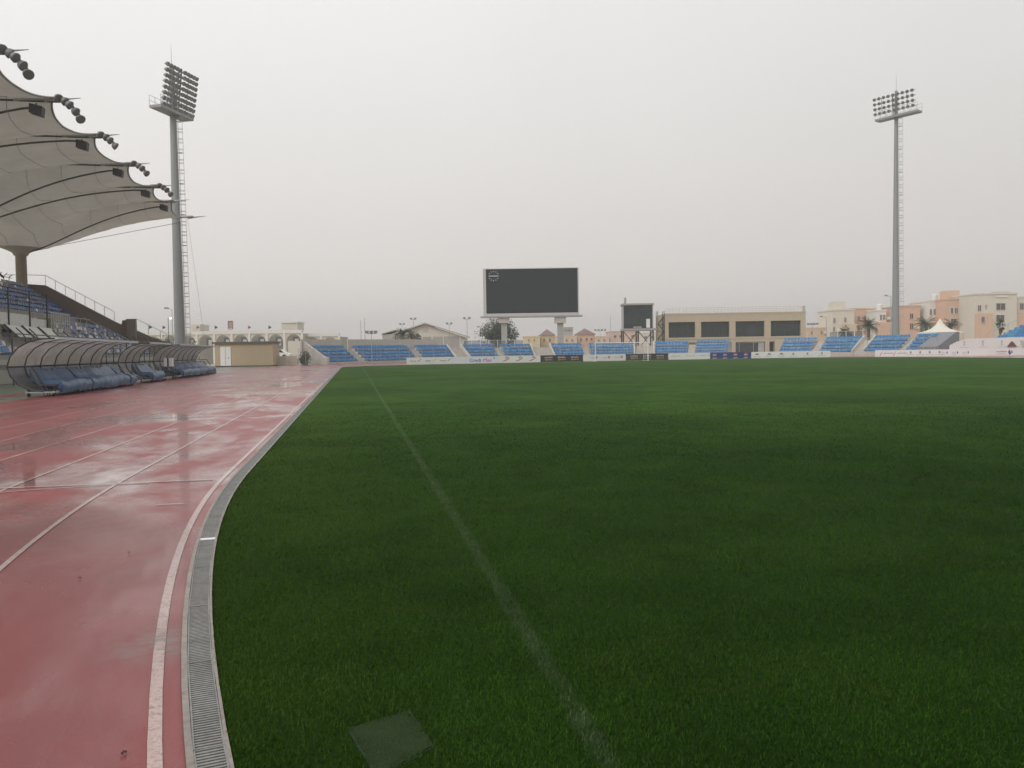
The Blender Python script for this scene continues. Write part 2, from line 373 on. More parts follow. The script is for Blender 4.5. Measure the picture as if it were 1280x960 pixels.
# hatch cover in the grass
th = thing('turf_cover_plate', 'square faded green turf covered lid sunk in the grass near the camera', 'hatch cover')
def gpx(px, py):
    d = FW + RT * ((px - 640) / FPX) - UPV * ((py - 480) / FPX); t = -HCAM / d.z; return (d.x * t, d.y * t)
for k_, (bx_, by_, lb_) in enumerate(for_bits):
    X_, Y_ = gpx(bx_, by_); mb = MB(); r_ = .012 + .002 * k_
    mb.add([(r_ * math.cos(t) * (1 + .3 * math.sin(3 * t)), r_ * .7 * math.sin(t), .003 + .006 * abs(math.sin(2 * t))) for t in [2 * math.pi * i / 8 for i in range(8)]] + [(0, 0, .012)], [(i, (i + 1) % 8, 8) for i in range(8)])
    tag(mb.build('dead_leaf', mat('leaf_dead', (.07, .015, .012), .7), None, False, (X_, Y_, .006), .7 * k_), lb_, 'leaf scrap')
q = [gpx(x, y) for x, y in ((436, 912), (512, 890), (541, 934), (472, 972))]
th.location = (q[0][0], q[0][1], 0)
mb = MB(); n = 26
for i in range(n):
    pass
G2 = []
for i in range(n + 1):
    row = []
    for j in range(n + 1):
        u, v = i / n, j / n
        x = (1 - u) * (1 - v) * q[0][0] + u * (1 - v) * q[1][0] + u * v * q[2][0] + (1 - u) * v * q[3][0]
        y = (1 - u) * (1 - v) * q[0][1] + u * (1 - v) * q[1][1] + u * v * q[2][1] + (1 - u) * v * q[3][1]
        row.append((x - q[0][0], y - q[0][1], .006 + .004 * random.random()))
    G2.append(row)
mb.grid(G2); mb.build('lid', hatch_m, th)
mb = MB()
for a, b in ((0, 1), (1, 2), (2, 3), (3, 0)):
    mb.bar((q[a][0] - q[0][0], q[a][1] - q[0][1], .000), (q[b][0] - q[0][0], q[b][1] - q[0][1], .000), .006, 5)
mb.build('rim', mat('rim_black', (.02, .025, .02), .8), th)

# grass blades near the camera
qc = (sum(p[0] for p in q) / 4, sum(p[1] for p in q) / 4)
def blades():
    P = []
    def inq(x, y):
        s = None
        for i in range(4):
            qq = [((p_[0] - qc[0]) * .80 + qc[0], (p_[1] - qc[1]) * .80 + qc[1]) for p_ in q]; a, b = qq[i], qq[(i + 1) % 4]; c = (b[0] - a[0]) * (y - a[1]) - (b[1] - a[1]) * (x - a[0])
            if s is None: s = np.sign(c)
            ok = np.sign(c) == s; P_ok = ok if i == 0 else P_ok & ok
        return P_ok
    tot = []; w = .66; D0, D1, DC, K0 = 2.4, 26.0, 3.8, 7500
    # density falls smoothly as 1/d2 beyond DC and fades out towards D1
    n = int(K0 * w * (DC * DC - D0 * D0)); d_a = np.sqrt(rng.uniform(D0 * D0, DC * DC, n))
    n = int(K0 * DC * DC * 2 * w * math.log(D1 / DC)); d_b = DC * np.exp(rng.uniform(0, math.log(D1 / DC), n)); d_b = d_b[rng.uniform(0, 1, n) < np.clip((D1 - d_b) / 14, 0, 1)]
    d = np.concatenate([d_a, d_b]); n = len(d); u = rng.uniform(-w, w, n) * d
    x = F0.x * d + R0.x * u; y = F0.y * d + R0.y * u
    inside = np.where(y >= YN, x > CXL, np.hypot(x - CX, y - YN) < R); k = inside & ~inq(x, y); tot.append(np.stack([x[k], y[k], d[k]], 1))
    T = np.concatenate(tot); n = len(T); x, y, d = T.T
    ang = rng.uniform(0, 2 * np.pi, n); le = rng.uniform(.012, .029, n); wd = rng.uniform(.0018, .0034, n) * np.maximum(1, d / 5)
    tilt = rng.uniform(.05, .85, n); ta = rng.uniform(0, 2 * np.pi, n)
    v = np.zeros((n, 3, 3)); cx, sx = np.cos(ang) * wd, np.sin(ang) * wd
    v[:, 0] = np.stack([x - cx, y - sx, np.zeros(n)], 1); v[:, 1] = np.stack([x + cx, y + sx, np.zeros(n)], 1)
    v[:, 2] = np.stack([x + np.cos(ta) * le * np.sin(tilt), y + np.sin(ta) * le * np.sin(tilt), le * np.cos(tilt)], 1)
    me = bpy.data.meshes.new('grass'); me.vertices.add(3 * n); me.vertices.foreach_set('co', v.ravel())
    me.loops.add(3 * n); me.loops.foreach_set('vertex_index', np.arange(3 * n, dtype=np.int32))
    me.polygons.add(n); me.polygons.foreach_set('loop_start', np.arange(0, 3 * n, 3, dtype=np.int32)); me.polygons.foreach_set('loop_total', np.full(n, 3, dtype=np.int32))
    me.materials.append(grass_blade); me.update(calc_edges=True); me.validate()
    tag(link('grass', me), 'short dark green turf blades in the foreground', 'grass', kind='stuff')
blades()

# ------------------------------------------------------------------ frames facing the camera
def frame(name, label, cat, px, D, group=None, turn=0.0):
    x, y = plan(px, D); t = thing(name, label, cat, (x, y, 0), -YAW + turn, group)
    return t, (lambda a: (a - px) / FPX * D), (lambda a, b: zat(a, b, D))

# ------------------------------------------------------------------ far seating blocks
def seat_mb(w=.44):
    s = MB(); h = w / 2
    s.wallprism([(-h, .0), (h, .0), (h, .05), (-h, .05)], -.40, 0.0)                # pan
    s.add([(-h, -.02, .05), (h, -.02, .05), (h, .05, .28), (h * .72, .06, .37), (-h * .72, .06, .37), (-h, .05, .28),
           (-h, .03, .05), (h, .03, .05), (h, .10, .28), (h * .72, .11, .37), (-h * .72, .11, .37), (-h, .10, .28)],
          [(0, 1, 2, 3, 4, 5), (11, 10, 9, 8, 7, 6), (1, 7, 8, 2), (2, 8, 9, 3), (3, 9, 10, 4), (4, 10, 11, 5), (5, 11, 6, 0)])
    s.box(-h * .3, h * .3, -.12, -.04, -.16, 0)
    return s
seat_me = {k: seat_mb().mesh('seat', m) for k, m in (('b', seat_blue), ('p', seat_pale), ('v', seat_violet), ('w', seat_white), ('g', seat_grey))}
TREAD, RISE, NR, R_IN = .68, .50, 5, 47.3
def th_px(px, Rr):                  # angle about the bend's centre where column px meets radius Rr
    a = YAW + math.atan((px - 640) / FPX); dx, dy = math.sin(a), math.cos(a)
    b = dx * (-CX) + dy * (-YF); c = CX * CX + YF * YF - Rr * Rr; t = -b + math.sqrt(b * b - c)
    return math.atan2(t * dx - CX, t * dy - YF)      # 0 = straight ahead (+Y), positive to the right
def pol(r, t): return (CX + r * math.sin(t), YF + r * math.cos(t))
def arc_block(name, label, pa, pb, zb=0.0, nr=NR, seats=True, side=None):
    rt = R_IN + .6 + TREAD * nr
    t0, t1 = th_px(pa, rt), th_px(pb, rt)
    tm = (t0 + t1) / 2; cx, cy = pol(R_IN, tm); th = thing(name, label, 'seating', (cx, cy, 0), -tm)
    def loc(r, t):
        x, y = pol(r, t); dx, dy = x - cx, y - cy; c, s = math.cos(tm), math.sin(tm)
        return (dx * c - dy * s, dx * s + dy * c)
    mb = MB(); n = max(3, int((t1 - t0) * 50 / .9))
    prof = [(R_IN, -.05), (R_IN, .45 + zb)]
    for k in range(nr):
        r = R_IN + .55 + TREAD * k; z = .45 + zb + RISE * k
        prof += [(r, z), (r, z + (RISE if k else 0.0001))] if k else [(r, z)]
    prof = [(R_IN, -.05), (R_IN, .35 + zb)]
    z = .35 + zb; r = R_IN
    for k in range(nr):
        r += TREAD if k else .75; prof.append((r, z)); 
        if k < nr - 1: z += RISE; prof.append((r, z))
    prof.append((r + .15, z)); prof.append((r + .15, -.05))
    Pg = []
    for i in range(n + 1):
        t = t0 + (t1 - t0) * i / n; row = []
        for r_, z_ in prof: x, y = loc(r_, t); row.append((x, y, z_))
        Pg.append(row)
    mb.grid(Pg); mb.add(Pg[0], [tuple(range(len(prof)))[::-1]]); mb.add(Pg[-1], [tuple(range(len(prof)))])
    mb.build('terrace', concrete, th)
    if seats:
        for k in range(nr):
            rr = R_IN + .62 + TREAD * k; ln = (t1 - t0) * rr; cnt = int((ln - .25) / .53)
            cnt = min(cnt, 100 // nr)
            for i in range(cnt):
                t = t0 + (t1 - t0) * (i + .5) / cnt + 0; x, y = loc(rr, t)
                so_ = link('seat', seat_me['p' if random.random() < .14 else 'b'], th, (x, y, .35 + zb + RISE * k + .12 + random.uniform(-.012, .012)), -(t - tm) + random.uniform(-.03, .03)); so_.scale = (ln / cnt / .47, 1, 1)
    return th, loc, t0, t1
BL = [('block of blue seats ending the far stand on the left, beside the round bush', 385, 427, 0),
      ('wide block of blue seats under the concrete wall and two thin poles', 437.5, 507, 0),
      ('block of blue seats just left of the wide walled stair, below the palms', 516, 557, 0),
      ('block of blue seats just left of the scoreboard and its tree', 577, 615, .02),
      ('block of blue seats in front of the left scoreboard pillar', 624, 661.5, .02),
      ('block of blue seats in front of the right scoreboard pillar', 688.5, 726.5, .02),
      ('block of blue seats seen through the left half of the goal', 736, 792, .02),
      ('block of blue seats left of the first big dark window, right of the goal', 819, 861, .10),
      ('block of blue seats beneath the second big dark window of the beige building', 872, 914, .16),
      ('block of blue seats beneath the right end of the beige building', 982, 1024, .25),
      ('block of blue seats in front of the palm and the cream house', 1035.5, 1081, .30),
      ('wide block of blue seats at the foot of the right floodlight mast', 1097, 1141.5, .35),
      ('short block of blue seats in front of the white peaked tent', 1151, 1177, .38)]
blocks = []
for lb, a, b, zb in BL: blocks.append(arc_block('seating_block', lb, a, b, zb))
# stairs between blocks
ST = [('narrow concrete stair between the two leftmost far blocks of blue seats', 427.5, 437, 0), ('narrow concrete stair left of the palms, third gap in the far seating', 507.5, 515.5, 0),
      ('wide walled concrete stair in front of the gabled hall', 557.5, 576.5, 0), ('narrow concrete stair just left of the left scoreboard pillar', 615.5, 623.5, .02),
      ('concrete stair with plain wall between the scoreboard pillars', 662, 688, .02), ('narrow concrete stair right of the right scoreboard pillar', 727, 735.5, .02),
      ('concrete stair beneath the raised glass control booth', 792.5, 818.5, .05), ('narrow concrete stair under the pier between the first two dark windows', 861.5, 871.5, .12),
      ('narrow concrete stair beside the beige building right corner', 1024.5, 1035, .27), ('concrete stair with two slanting parapets left of the right mast', 1081.5, 1096.5, .32),
      ('narrow concrete stair between the mast and the white tent', 1142, 1150.5, .36)]
for lb, a, b, zb in ST:
    rt = R_IN + .6 + TREAD * NR; t0, t1 = th_px(a, rt), th_px(b, rt); tm = (t0 + t1) / 2; cx, cy = pol(R_IN, tm)
    th = thing('concrete_stair', lb, 'stairs', (cx, cy, 0), -tm); w = (t1 - t0) * (R_IN + 1.5) / 2
    mb = MB(); ns = 12
    for k in range(ns):
        mb.box(-w * (.93 + .005 * k), w * (.93 + .005 * k), .1 + .30 * k, .1 + .30 * (k + 1), -.05, .22 + zb + (k * 2.1 / ns))
    mb.build('steps', concrete, th)
    for sgn in (-1, 1):
        big = (b - a) > 14
        if big:
            pw = .24; x = sgn * (w * .97)
            mb = MB(); mb.xprism([(0, -.05), (0, .75 + zb), (.5, .95 + zb), (3.7, 2.95 + zb), (4.0, 2.95 + zb), (4.0, -.05)], x - pw / 2, x + pw / 2); mb.build('parapet', concrete, th)
        else:
            mb = MB(); x = sgn * w * .96
            mb.path([(x, .1, 0 + zb), (x, .1, 1.1 + zb)], .02).path([(x, .1, 1.05 + zb), (x, 3.6, 3.05 + zb)], .018).path([(x, 3.6, 2.2 + zb), (x, 3.6, 3.05 + zb)], .02)
            mb.build('handrail', steel, th)
# thick slanting end walls
def radial_wall(label, px, zb, h0, h1, tw, m):
    rt = R_IN + 4; t = th_px(px, rt); cx, cy = pol(R_IN - .1, t)
    mb = MB(); mb.xprism([(0, -.05), (0, h0), (.6, h0 + .1), (4.2, h1), (4.8, h1), (4.8, -.05)], -tw / 2, tw / 2)
    o = mb.build('end_wall', m, None, False, (cx, cy, 0), -t); tag(o, label, 'wall')
radial_wall('thick pale slanting concrete wall ending the far stand beside the bush', 382.5, 0, 1.0, 3.4, .5, concrete)
radial_wall('dark grey slanting wall below the white tent', 1183, .3, 1.3, 3.4, 3.2, mat('grey_wall', (.22, .22, .24), .8, var=.2))
# back walls
def arc_wall(name, label, pa, pb, r, z0, z1, m, th_=.2):
    t0, t1 = th_px(pa, r), th_px(pb, r); mb = MB(); n = 8; a = []; b = []
    for i in range(n + 1):
        t = t0 + (t1 - t0) * i / n; x, y = pol(r, t); X, Y = pol(r + th_, t)
        a.append([(x, y, z0), (x, y, z1), (X, Y, z1), (X, Y, z0)])
    mb.grid([r_ + [r_[0]] for r_ in a]); mb.add(a[0], [(3, 2, 1, 0)]); mb.add(a[-1], [(0, 1, 2, 3)])
    o = mb.build(name, m); return tag(o, label, 'wall')
rb = R_IN + .8 + TREAD * NR
arc_wall('back_wall', 'pale concrete wall behind the leftmost far block of blue seats', 378, 428, rb, -.05, 3.75, concrete)
arc_wall('back_wall', 'long pale concrete wall behind the blue seats, below the gabled hall', 436, 546, rb, -.05, 3.8, concrete)
arc_wall('back_wall', 'low plain concrete wall in the gap between the scoreboard pillars', 661, 689, rb, -.05, 2.0, concrete_dk)
# dark mesh fences with white posts behind some blocks
def arc_fence(label, pa, pb, r, z0, z1, nposts, pm_, mm, postw=.05):
    t0, t1 = th_px(pa, r), th_px(pb, r); x0, y0 = pol(r, t0); th = thing('mesh_fence', label, 'fence', (x0, y0, 0))
    pts = [pol(r, t0 + (t1 - t0) * i / (nposts - 1)) for i in range(nposts)]
    mb = MB(); mb.grid([[(x - x0, y - y0, z0), (x - x0, y - y0, z1)] for x, y in pts]); mb.build('mesh_panel', mm, th)
    mb = MB(); mb.path([(x - x0, y - y0, z1) for x, y in pts], .022); mb.build('top_rail', pm_, th)
    pme = MB().bar((0, 0, z0 - (2.5 if z0 > 1 else 0)), (0, 0, z1 + .06), postw, 6).mesh('post', pm_)
    for x, y in pts: link('post', pme, th, (x - x0, y - y0, 0))
    return th
arc_fence('dark mesh fence with white posts behind the seats left of the scoreboard', 580, 655, rb + .6, 2.3, 3.55, 8, white_paint, mesh_dk)
arc_fence('dark mesh fence with white posts in front of the cream house and palm', 1037, 1079, rb + .6, 2.6, 4.0, 5, white_paint, mesh_dk)
arc_fence('thin mesh fence on slim posts in front of the left far seats', 374, 512, R_IN - .9, 0, 2.3, 14, steel, mat('thin_mesh', (.5, .5, .5), .7, alpha=.07), .03)
arc_fence('thin mesh fence on slim posts behind the goal and boards', 513, 700, R_IN - .9, 0, 2.3, 13, steel, MATS['thin_mesh'], .03)
arc_fence('thin mesh fence on slim posts in front of the beige building', 701, 960, R_IN - .9, 0, 2.4, 16, steel, MATS['thin_mesh'], .03)
arc_fence('thin mesh fence on slim posts in front of the right hand far seats', 962, 1172, R_IN - .9, 0, 2.7, 13, steel, MATS['thin_mesh'], .03)

# east stand, rows running away along the right side
def east_stand():
    th = thing('seating_block', 'tall bank of blue seats at the right edge above the long white banner', 'seating', (84.3, 98.2, 0), 0)
    # local x outward, local -y towards the camera
    nr = 8; mb = MB(); prof = [(0, -.05), (0, 1.9)]; x = 0; z = 1.9
    for k in range(nr):
        x += .85; prof.append((x, z))
        if k < nr - 1: z += .34; prof.append((x, z))
    prof += [(x + .2, z), (x + .2, -.05)]
    mb.grid([[(a, 0, b) for a, b in prof], [(a, -22, b) for a, b in prof]][::-1]); mb.add([(a, 0, b) for a, b in prof], [tuple(range(len(prof)))])
    mb.build('terrace', concrete, th)
    for k in range(nr):
        for i in range(12):
            link('seat', seat_me['b' if random.random() > .2 else 'p'], th, (.5 + .85 * k, -.5 - i * .58, 1.9 + .34 * k + .12), -math.pi / 2)
    mb = MB(); mb.path([(.1, .1, 2.0), (.1, .1, 3.0), (6.6, .1, 5.5), (6.6, .1, 4.2)], .03).path([(3.3, .1, 3.2), (3.3, .1, 4.3)], .03); mb.build('handrail', steel, th)
east_stand()

# ------------------------------------------------------------------ advertising boards
def along(poly, s):
    for a, b in zip(poly[:-1], poly[1:]):
        l = math.hypot(b[0] - a[0], b[1] - a[1])
        if s <= l: return a[0] + (b[0] - a[0]) * s / l, a[1] + (b[1] - a[1]) * s / l
        s -= l
    return poly[-1]
def on_line(px, poly):              # where column px crosses the board line
    a = YAW + math.atan((px - 640) / FPX); dx, dy = math.sin(a), math.cos(a)
    best = None
    for i, (p, q_) in enumerate(zip(poly[:-1], poly[1:])):
        ex, ey = q_[0] - p[0], q_[1] - p[1]; det = dx * (-ey) + dy * ex
        t = (p[0] * (-ey) + p[1] * ex) / det; u = (dx * p[1] - dy * p[0]) / det
        u = (-(dx * p[1] - dy * p[0])) / (dx * ey - dy * ex) if abs(dx * ey - dy * ex) > 1e-9 else 0
        if best is None or abs(u - .5) < best[0]: best = (abs(u - .5), (p[0] + ex * u, p[1] + ey * u))
    return best[1]
def board(label, pa, pb, line, m, H=.93, fn=None, z0=.0, name='advertising_board'):
    a = on_line(pa, line); b = on_line(pb, line); w = math.hypot(b[0] - a[0], b[1] - a[1]); ang = math.atan2(b[1] - a[1], b[0] - a[0])
    th = thing(name, label, 'advertising board', (a[0], a[1], 0), ang)
    MB().box(.01, w - .01, 0, .05, z0 + .03, z0 + H).build('panel', m, th)
    mb = MB()
    n = max(2, int(w / 3) + 1)
    for i in range(n):
        x = .15 + (w - .3) * i / (n - 1); mb.bar((x, .06, H * .8), (x, .55, 0), .02, 5); mb.box(x - .03, x + .03, .051, .5, 0, .03)
    mb.build('stand', darksteel, th)
    if fn: fn(th, w, (w / (pb - pa)))
    return th
def smudge(th, x, z, w, h, m, n=5, name='lettering'):   # a line of small strokes: lettering too small to read
    mb = MB(); sw = w / (n * 1.45)
    for i in range(n):
        xx = x - w / 2 + (i + .5) * w / n; hh = h * random.uniform(.6, 1)
        mb.box(xx - sw / 2, xx + sw / 2, -.008, -.001, z - h / 2, z - h / 2 + hh * .5)
        mb.box(xx - sw / 2, xx - sw / 5, -.008, -.001, z - h / 2 + hh * .5, z - h / 2 + hh)
    return mb.build(name, m, th)
def swoosh(th, x, z, w, h, m, name='emblem'):
    mb = MB(); n = 10; P1 = []; P2 = []
    for i in range(n + 1):
        u = i / n; xx = x - w / 2 + w * u; c = z - h / 2 + h * (u ** 1.6); t = .035 + h * .22 * math.sin(math.pi * u)
        P1.append((xx, -.008, c - t / 2)); P2.append((xx, -.008, c + t / 2))
    mb.grid([P1, P2]); return mb.build(name, m, th)
def w3(th, w, k):
    for i, (m1) in enumerate((ink_red, ink_gold, ink_green)):
        x = w * (.15 + .33 * i); smudge(th, x, .50, .75, .17, ink_dark, 5); smudge(th, x + .2, .22, 1.1, .05, ink_grey, 9); swoosh(th, x + .78, .60, .5, .35, m1)
board('white board with three dark names and red, gold and green marks, leftmost of the row', 508.5, 565, BOARD, white_vinyl, fn=w3)
def cm(th, w, k):
    a = place_text('Credi', .62, ink_navy, th, w * .50, -.012, .42, sx=1.12); b = place_text('Max', .62, ink_red, th, w * .50 + 1.62, -.012, .42, sx=1.12)
    mb = MB(); mb.path([(w * .5 + 2.4, -.01, .62), (w * .5 + 2.55, -.01, .80), (w * .5 + 2.62, -.01, .60)], .03); mb.build('emblem', ink_navy, th)
board('white board reading CrediMax in navy and red letters', 565, 624, BOARD, mat('white_vinyl_cool', (.70, .70, .76), .45, var=.05), fn=cm)
def rs(th, w, k):
    for i in range(3):
        x = w * (.17 + .32 * i); swoosh(th, x, .45, 1.0, .40, ink_red); smudge(th, x + .15, .68, .6, .12, ink_dark, 5)
        mb = MB(); mb.wallprism([(x - .15, .74), (x + .35, .74), (x + .2, .84), (x, .82)], -.008, -.001); mb.build('emblem', ink_green, th)
board('white board with three red swooshes, left of the black board', 624, 676, BOARD, white_vinyl, fn=rs)
def bs(th, w, k):
    for i in range(3):
        x = w * (.19 + .31 * i); smudge(th, x, .66, 1.15, .16, ink_white, 6); place_text('Sports', .40, ink_gold, th, x, -.012, .36, sx=1.05)
        MB().box(x + .1, x + .35, -.012, -.002, .70, .78).build('emblem', ink_red, th)
board('black board with gold Sports lettering, left of the goal', 676, 729, BOARD, black_vinyl, fn=bs)
def wf(th, w, k):
    for i in range(3):
        x = w * (.2 + .3 * i); smudge(th, x, .52, .85, .12, ink_grey, 7)
        mb = MB(); mb.wallprism([(x + .55, .40), (x + .75, .40), (x + .85, .72), (x + .65, .60), (x + .5, .70)], -.008, -.001); mb.build('emblem', ink_red if i else ink_navy, th)
board('white board with small grey names and red bird marks inside the goal', 729.5, 782.5, BOARD, white_vinyl, fn=wf)
board('black board with gold Sports lettering behind the right goal post', 783, 835.5, BOARD, black_vinyl, fn=bs)
def wg(th, w, k):
    for i in range(3):
        x = w * (.14 + .35 * i); smudge(th, x, .55, .95, .13, ink_grey, 8); swoosh(th, x + .75, .58, .3, .2, ink_grey)
board('plain white board with faint grey names left of the navy board', 836, 888, BOARD, white_vinyl, fn=wg)
def pp(th, w, k):
    for i in range(4):
        x = w * (.11 + .255 * i); c = .60; r = .28; n = 24
        def seg(f, m):
            pts = [(x + r * math.cos(t), c + r * math.sin(t)) for t in [2 * math.pi * j / n for j in range(n)]]
            mb = MB(); mb.add([(a, -.008, b) for a, b in pts], [tuple(range(n))]); return mb
        seg(0, 0).build('emblem', ink_white, th)
        mb = MB(); P1 = []; P2 = []; P3 = []; P4 = []
        for j in range(13):
            t = math.radians(200 - 180 * j / 12); P1.append((x + r * math.cos(t), -.012, c + r * math.sin(t)))
            u = j / 12; P2.append((x + r * math.cos(math.radians(200)) * (1 - u) + r * math.cos(math.radians(20)) * u, -.012, c + r * math.sin(math.radians(200)) * (1 - u) + r * math.sin(math.radians(20)) * u + .09 * math.sin(2 * math.pi * u)))
            t = math.radians(215 + 150 * j / 12); P3.append((x + r * math.cos(t), -.012, c + r * math.sin(t)))
            P4.append((x + r * math.cos(math.radians(215)) * (1 - u) + r * math.cos(math.radians(5)) * u, -.012, c + r * math.sin(math.radians(215)) * (1 - u) + r * math.sin(math.radians(5)) * u - .02 + .07 * math.sin(2 * math.pi * u)))
        MB().grid([P1, P2]).build('emblem', ink_red, th); MB().grid([P3, P4]).build('emblem', navy_vinyl, th)
        place_text('pepsi', .30, ink_white, th, x, -.012, .17)
board('navy board with four round red, white and blue emblems reading pepsi', 888, 939, BOARD, navy_vinyl, fn=pp)
def wk(th, w, k):
    for i in range(3):
        x = w * (.07 + .155 * i); smudge(th, x, .32, .95, .15, ink_grey, 6)
        mb = MB(); mb.wallprism([(x - .25, .52), (x + .3, .52), (x + .22, .66), (x - .1, .70)], -.008, -.001); mb.build('emblem', ink_dark, th)
    for i in range(3):
        x = w * (.53 + .18 * i); smudge(th, x, .28, 1.2, .12, ink_grey, 9)
        mb = MB(); mb.wallprism([(x - .1, .42), (x + .1, .42), (x + .13, .68), (x, .76), (x - .13, .68)], -.008, -.001); mb.build('emblem', ink_grey, th)
board('long white board with dark caps and small crests, right of the navy board', 939.5, 1038.5, BOARD, white_vinyl, fn=wk)
def wr(th, w, k):
    for i in range(2):
        x = w * (.035 + .125 * i) + .3; swoosh(th, x, .5, .35, .6, ink_red); smudge(th, x + .95, .52, 1.2, .14, ink_dark, 7)
    for i in range(4):
        x = w * (.33 + .085 * i); smudge(th, x, .28, .95, .12, ink_grey, 8)
        mb = MB(); mb.wallprism([(x - .1, .42), (x + .1, .42), (x + .12, .68), (x, .76), (x - .12, .68)], -.008, -.001); mb.build('emblem', ink_grey, th)
    for i in range(3):
        x = w * (.62 + .09 * i); smudge(th, x, .56, .5, .14, ink_grey, 4); smudge(th, x, .32, .55, .13, ink_grey, 4)
        mb = MB(); mb.wallprism([(x + .4, .30), (x + .5, .45), (x + .42, .74), (x + .34, .5)], -.008, -.001); mb.build('emblem', ink_navy, th)
board('long white board with crests and small names, rightmost of the row', 1094, 1236, BOARD2, white_vinyl, fn=wr)
def wz(th, w, k):
    x = w * .27; smudge(th, x, .60, 1.15, .20, ink_navy, 5); smudge(th, x, .30, 1.15, .16, ink_grey, 8)
    mb = MB(); mb.wallprism([(x + .85, .10), (x + 1.05, .30), (x + .9, .85), (x + .7, .5)], -.008, -.001).wallprism([(x + 1.1, .25), (x + 1.22, .5), (x + 1.1, .8), (x + 1.06, .5)], -.008, -.001); mb.build('emblem', ink_navy, th)
board('white board with a tall navy emblem at the right edge', 1236.5, 1296, BOARD2, mat('white_vinyl_warm', (.72, .69, .68), .45, var=.05), fn=wz)
# big banner behind
bl = [(x + .9, y + 1.0) for x, y in BOARD2]
a = on_line(1187, bl); b = on_line(1300, bl); w = math.hypot(b[0] - a[0], b[1] - a[1]); ang = math.atan2(b[1] - a[1], b[0] - a[0])
th = thing('banner', 'tall white banner with cut corner and faint crests behind the right hand boards', 'banner', (a[0], a[1], 0), ang)
MB().wallprism([(0, .05), (w, .05), (w, 2.42), (2.2, 2.30), (.9, 1.95), (0, 1.45)], 0, .08).build('cloth', mat('banner_cloth', (.70, .67, .66), .7, var=.07), th)
for i in range(5):
    x = w * (.17 + .21 * i); smudge(th, x, 1.18, 1.0, .10, MATS['ink_grey'], 7)
    mb = MB(); mb.wallprism([(x - .13, 1.36), (x + .13, 1.36), (x + .06, 1.6), (x + .13, 2.0), (x - .13, 2.0), (x - .06, 1.6)], -.008, -.001); mb.build('emblem', mat('ink_pale', (.45, .42, .40), .6), th)
x = w * .70; mb = MB(); mb.wallprism([(x - .55, 1.18), (x + .55, 1.18), (x + .08, 1.85), (x - .08, 1.85)], -.16, -.03); tri = mb.build('triangle_mark', mat('maroon', (.16, .05, .06), .6), th)

# ------------------------------------------------------------------ goal
gx0, gx1, gy = 31.4, 38.72, 105.6
th = thing('football_goal', 'white football goal standing in front of the boards', 'goal', (35.06, gy, 0))
hw = 3.66
pme = MB().bar((0, 0, 0), (0, 0, 2.44), .062, 8).mesh('goal_post', white_paint)
for s in (-1, 1): link('goal_post', pme, th, (s * hw, 0, 0))
MB().bar((-hw - .06, 0, 2.45), (hw + .06, 0, 2.45), .062, 8).build('crossbar', white_paint, th)
mb = MB(); mb.grid([[(-hw, 0, 2.42), (hw, 0, 2.42)], [(-hw, 1.0, 2.42), (hw, 1.0, 2.42)], [(-hw, 2.0, .02), (hw, 2.0, .02)]])
for s in (-1, 1): mb.add([(s * hw, 0, .02), (s * hw, 0, 2.42), (s * hw, 1.0, 2.42), (s * hw, 2.0, .02)], [(0, 1, 2, 3)])
mb.build('net', net_m, th)
mb = MB()
for s in (-1, 1): mb.path([(s * hw, 0, 2.42), (s * hw, 1.0, 2.42), (s * hw, 2.0, .03), (s * hw, 0, .03)], .02)
mb.build('net_frame', white_paint, th)

